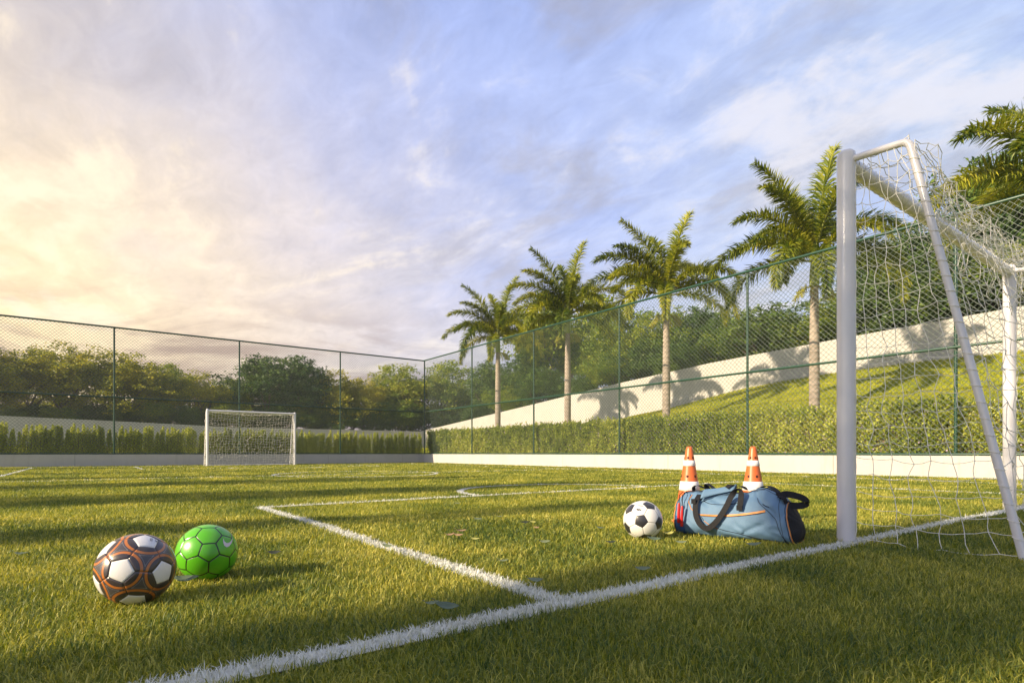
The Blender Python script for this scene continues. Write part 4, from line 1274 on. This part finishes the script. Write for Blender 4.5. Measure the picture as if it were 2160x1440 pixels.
    # two red toggles on black cords
    for x, y, z1, z0 in ((-.258, -.146, .176, .070), (-.238, -.150, .160, .052)):
        MB().tube([(x + .004, -.085, .232), (x + .003, -.112, .236), (x, y + .006, .222), (x, y, z1)], .0026, 6).build('toggle_cord', M['strap'], root)
        o = MB().tube([(x, y, z1 + .003), (x, y, z1 - .002), (x - .001, y - .003, z0 + .003), (x - .001, y - .003, z0)], [.0045, .0062, .0088, .0072], 12).build('toggle', M['red'], root)
    tag(root, 'blue sports duffel bag with black ends, orange piping and two red toggles', 'bag')
make_bag()

# ------------------------------------------------------------------ fallen leaves
def dry_leaf(px, py, L, rz, mat, label, curl=.9, asp=.42, tilt=None, z=.040):
    L = L * 1.12; Y = 1200 * (CAM_H - .04) / (py - 955); p = at(px, Y); vs = []; n = 9
    for i in range(n + 1):
        t = i / n; x = (t - .5) * L; w = L * asp / 2 * math.sin(math.pi * min(1, t * .97 + .015)) ** .8
        zc = curl * L * (t - .5) ** 2 * .6
        for j, q in enumerate((-1, -.5, 0, .5, 1)): L_ = L; vs.append((x, q * w, zc + abs(q) * w * .28 + .0005 * math.sin(i * 2)))
    fs = [(i * 5 + j, (i + 1) * 5 + j, (i + 1) * 5 + j + 1, i * 5 + j + 1) for i in range(n) for j in range(4)]
    mb = MB().add(vs, fs, True); mb.tube([(-L * .5, 0, curl * L * .25), (-L * .66, .004, curl * L * .3)], .0012, 4)
    o = mb.build('fallen_leaf', mat, None); s_ = o.modifiers.new('thickness', 'SOLIDIFY'); s_.thickness = .0008
    o.location = (p.x, p.y, z); tl = tilt or (random.uniform(.12, .50), random.uniform(-.15, .15)); o.rotation_euler = (tl[0], tl[1], rz - YAW)
    return tag(o, label, 'leaf', 'fallen leaves on the turf')
LG = pmat('grey_green_leaf', (.15, .18, .09), .5, var=.2, vscale=40)
LT = pmat('teal_green_leaf', (.09, .125, .07), .5, var=.2, vscale=40)
LY = pmat('yellow_leaf', (.42, .40, .10), .5, var=.2, vscale=40)
LB = pmat('tan_leaf', (.32, .20, .11), .6, var=.3, vscale=40)
LK = pmat('dark_leaf', (.022, .028, .012), .6)
for a in [(45, 1167, .045, .2, LT, 'dark oval leaf lying far left of the balls'),
          (394, 1221, .075, .0, LT, 'blue green leaf lying between the brown and green balls'),
          (579, 1165, .050, .15, LK, 'dark curled leaf right of the green ball'),
          (817, 1151, .045, -.2, LG, 'grey green leaf on the white side line of the penalty area'),
          (943, 1278, .060, -.15, LT, 'teal leaf in the left front of the white corner'),
          (912, 1271, .035, .1, LG, 'small grey leaf beside the teal leaf near the front corner'),
          (1128, 1223, .050, .35, LG, 'grey green leaf just above the inside of the white corner'),
          (1062, 1182, .035, .1, LG, 'small pale leaf in the middle foreground turf left of centre'),
          (1150, 1142, .045, -.15, LG, 'pale green leaf left of the white football'),
          (1108, 1101, .045, .0, LK, 'dark curled leaf between box line and white football'),
          (1124, 1100, .035, -.1, LY, 'yellow leaf touching the dark curled leaf'),
          (1267, 1113, .045, -.7, LT, 'blue green leaf left of the white football standing on edge'),
          (1288, 1143, .045, .2, LK, 'dark leaf just left of the foot of the white football'),
          (1379, 1136, .062, .05, LT, 'teal leaf lying against the foot of the white football'),
          (1412, 1124, .045, .25, LY, 'yellow leaf between the white football and the duffel bag'),
          (1437, 1143, .045, -.3, LG, 'grey leaf in front of the left half of the duffel bag'),
          (1590, 1148, .060, -.25, LG, 'long pale leaf in front of the right half of the duffel bag'),
          (1356, 1199, .050, -.2, LG, 'pale green leaf between the white football and the goal line'),
          (973, 1119, .050, .3, LB, 'tan crumpled leaf, the larger one of the brown group'),
          (968, 1128, .045, -.4, LB, 'tan leaf at the near side of the brown group'),
          (950, 1127, .040, .1, LB, 'flat brown leaf at the left of the brown group'),
          (1003, 1136, .040, -.3, LY, 'small yellowish leaf right of the brown group'),
          (1008, 1094, .050, -.05, LG, 'long grey leaf above the brown group'),
          (1055, 1089, .035, .0, LG, 'small pale leaf on the turf near the penalty line'),
          (966, 1061, .050, -.4, LG, 'thin grey leaf beyond the penalty area line'),
          (1132, 1112, .030, -.4, LB, 'tiny brown leaf right of the dark curled leaf'),
          (1660, 1180, .030, .2, LG, 'tiny pale leaf near the goal line right of the bag')]:
    dry_leaf(*a)

# ------------------------------------------------------------------ haze
def build_haze():
    m = bpy.data.materials.new('haze'); m.use_nodes = True; T = NT(m.node_tree); T.n.clear()
    out = T.new('ShaderNodeOutputMaterial'); v = T.new('ShaderNodeVolumePrincipled')
    v.inputs['Color'].default_value = (.92, .90, .86, 1); v.inputs['Density'].default_value = .0009; v.inputs['Anisotropy'].default_value = .35
    T.l.new(v.outputs[0], out.inputs['Volume'])
    o = MB().box(-170, 170, -70, 210, -2.5, 26).build('haze', m, None)
    tag(o, 'thin warm evening haze over the whole pitch', 'haze', kind='stuff')
build_haze()
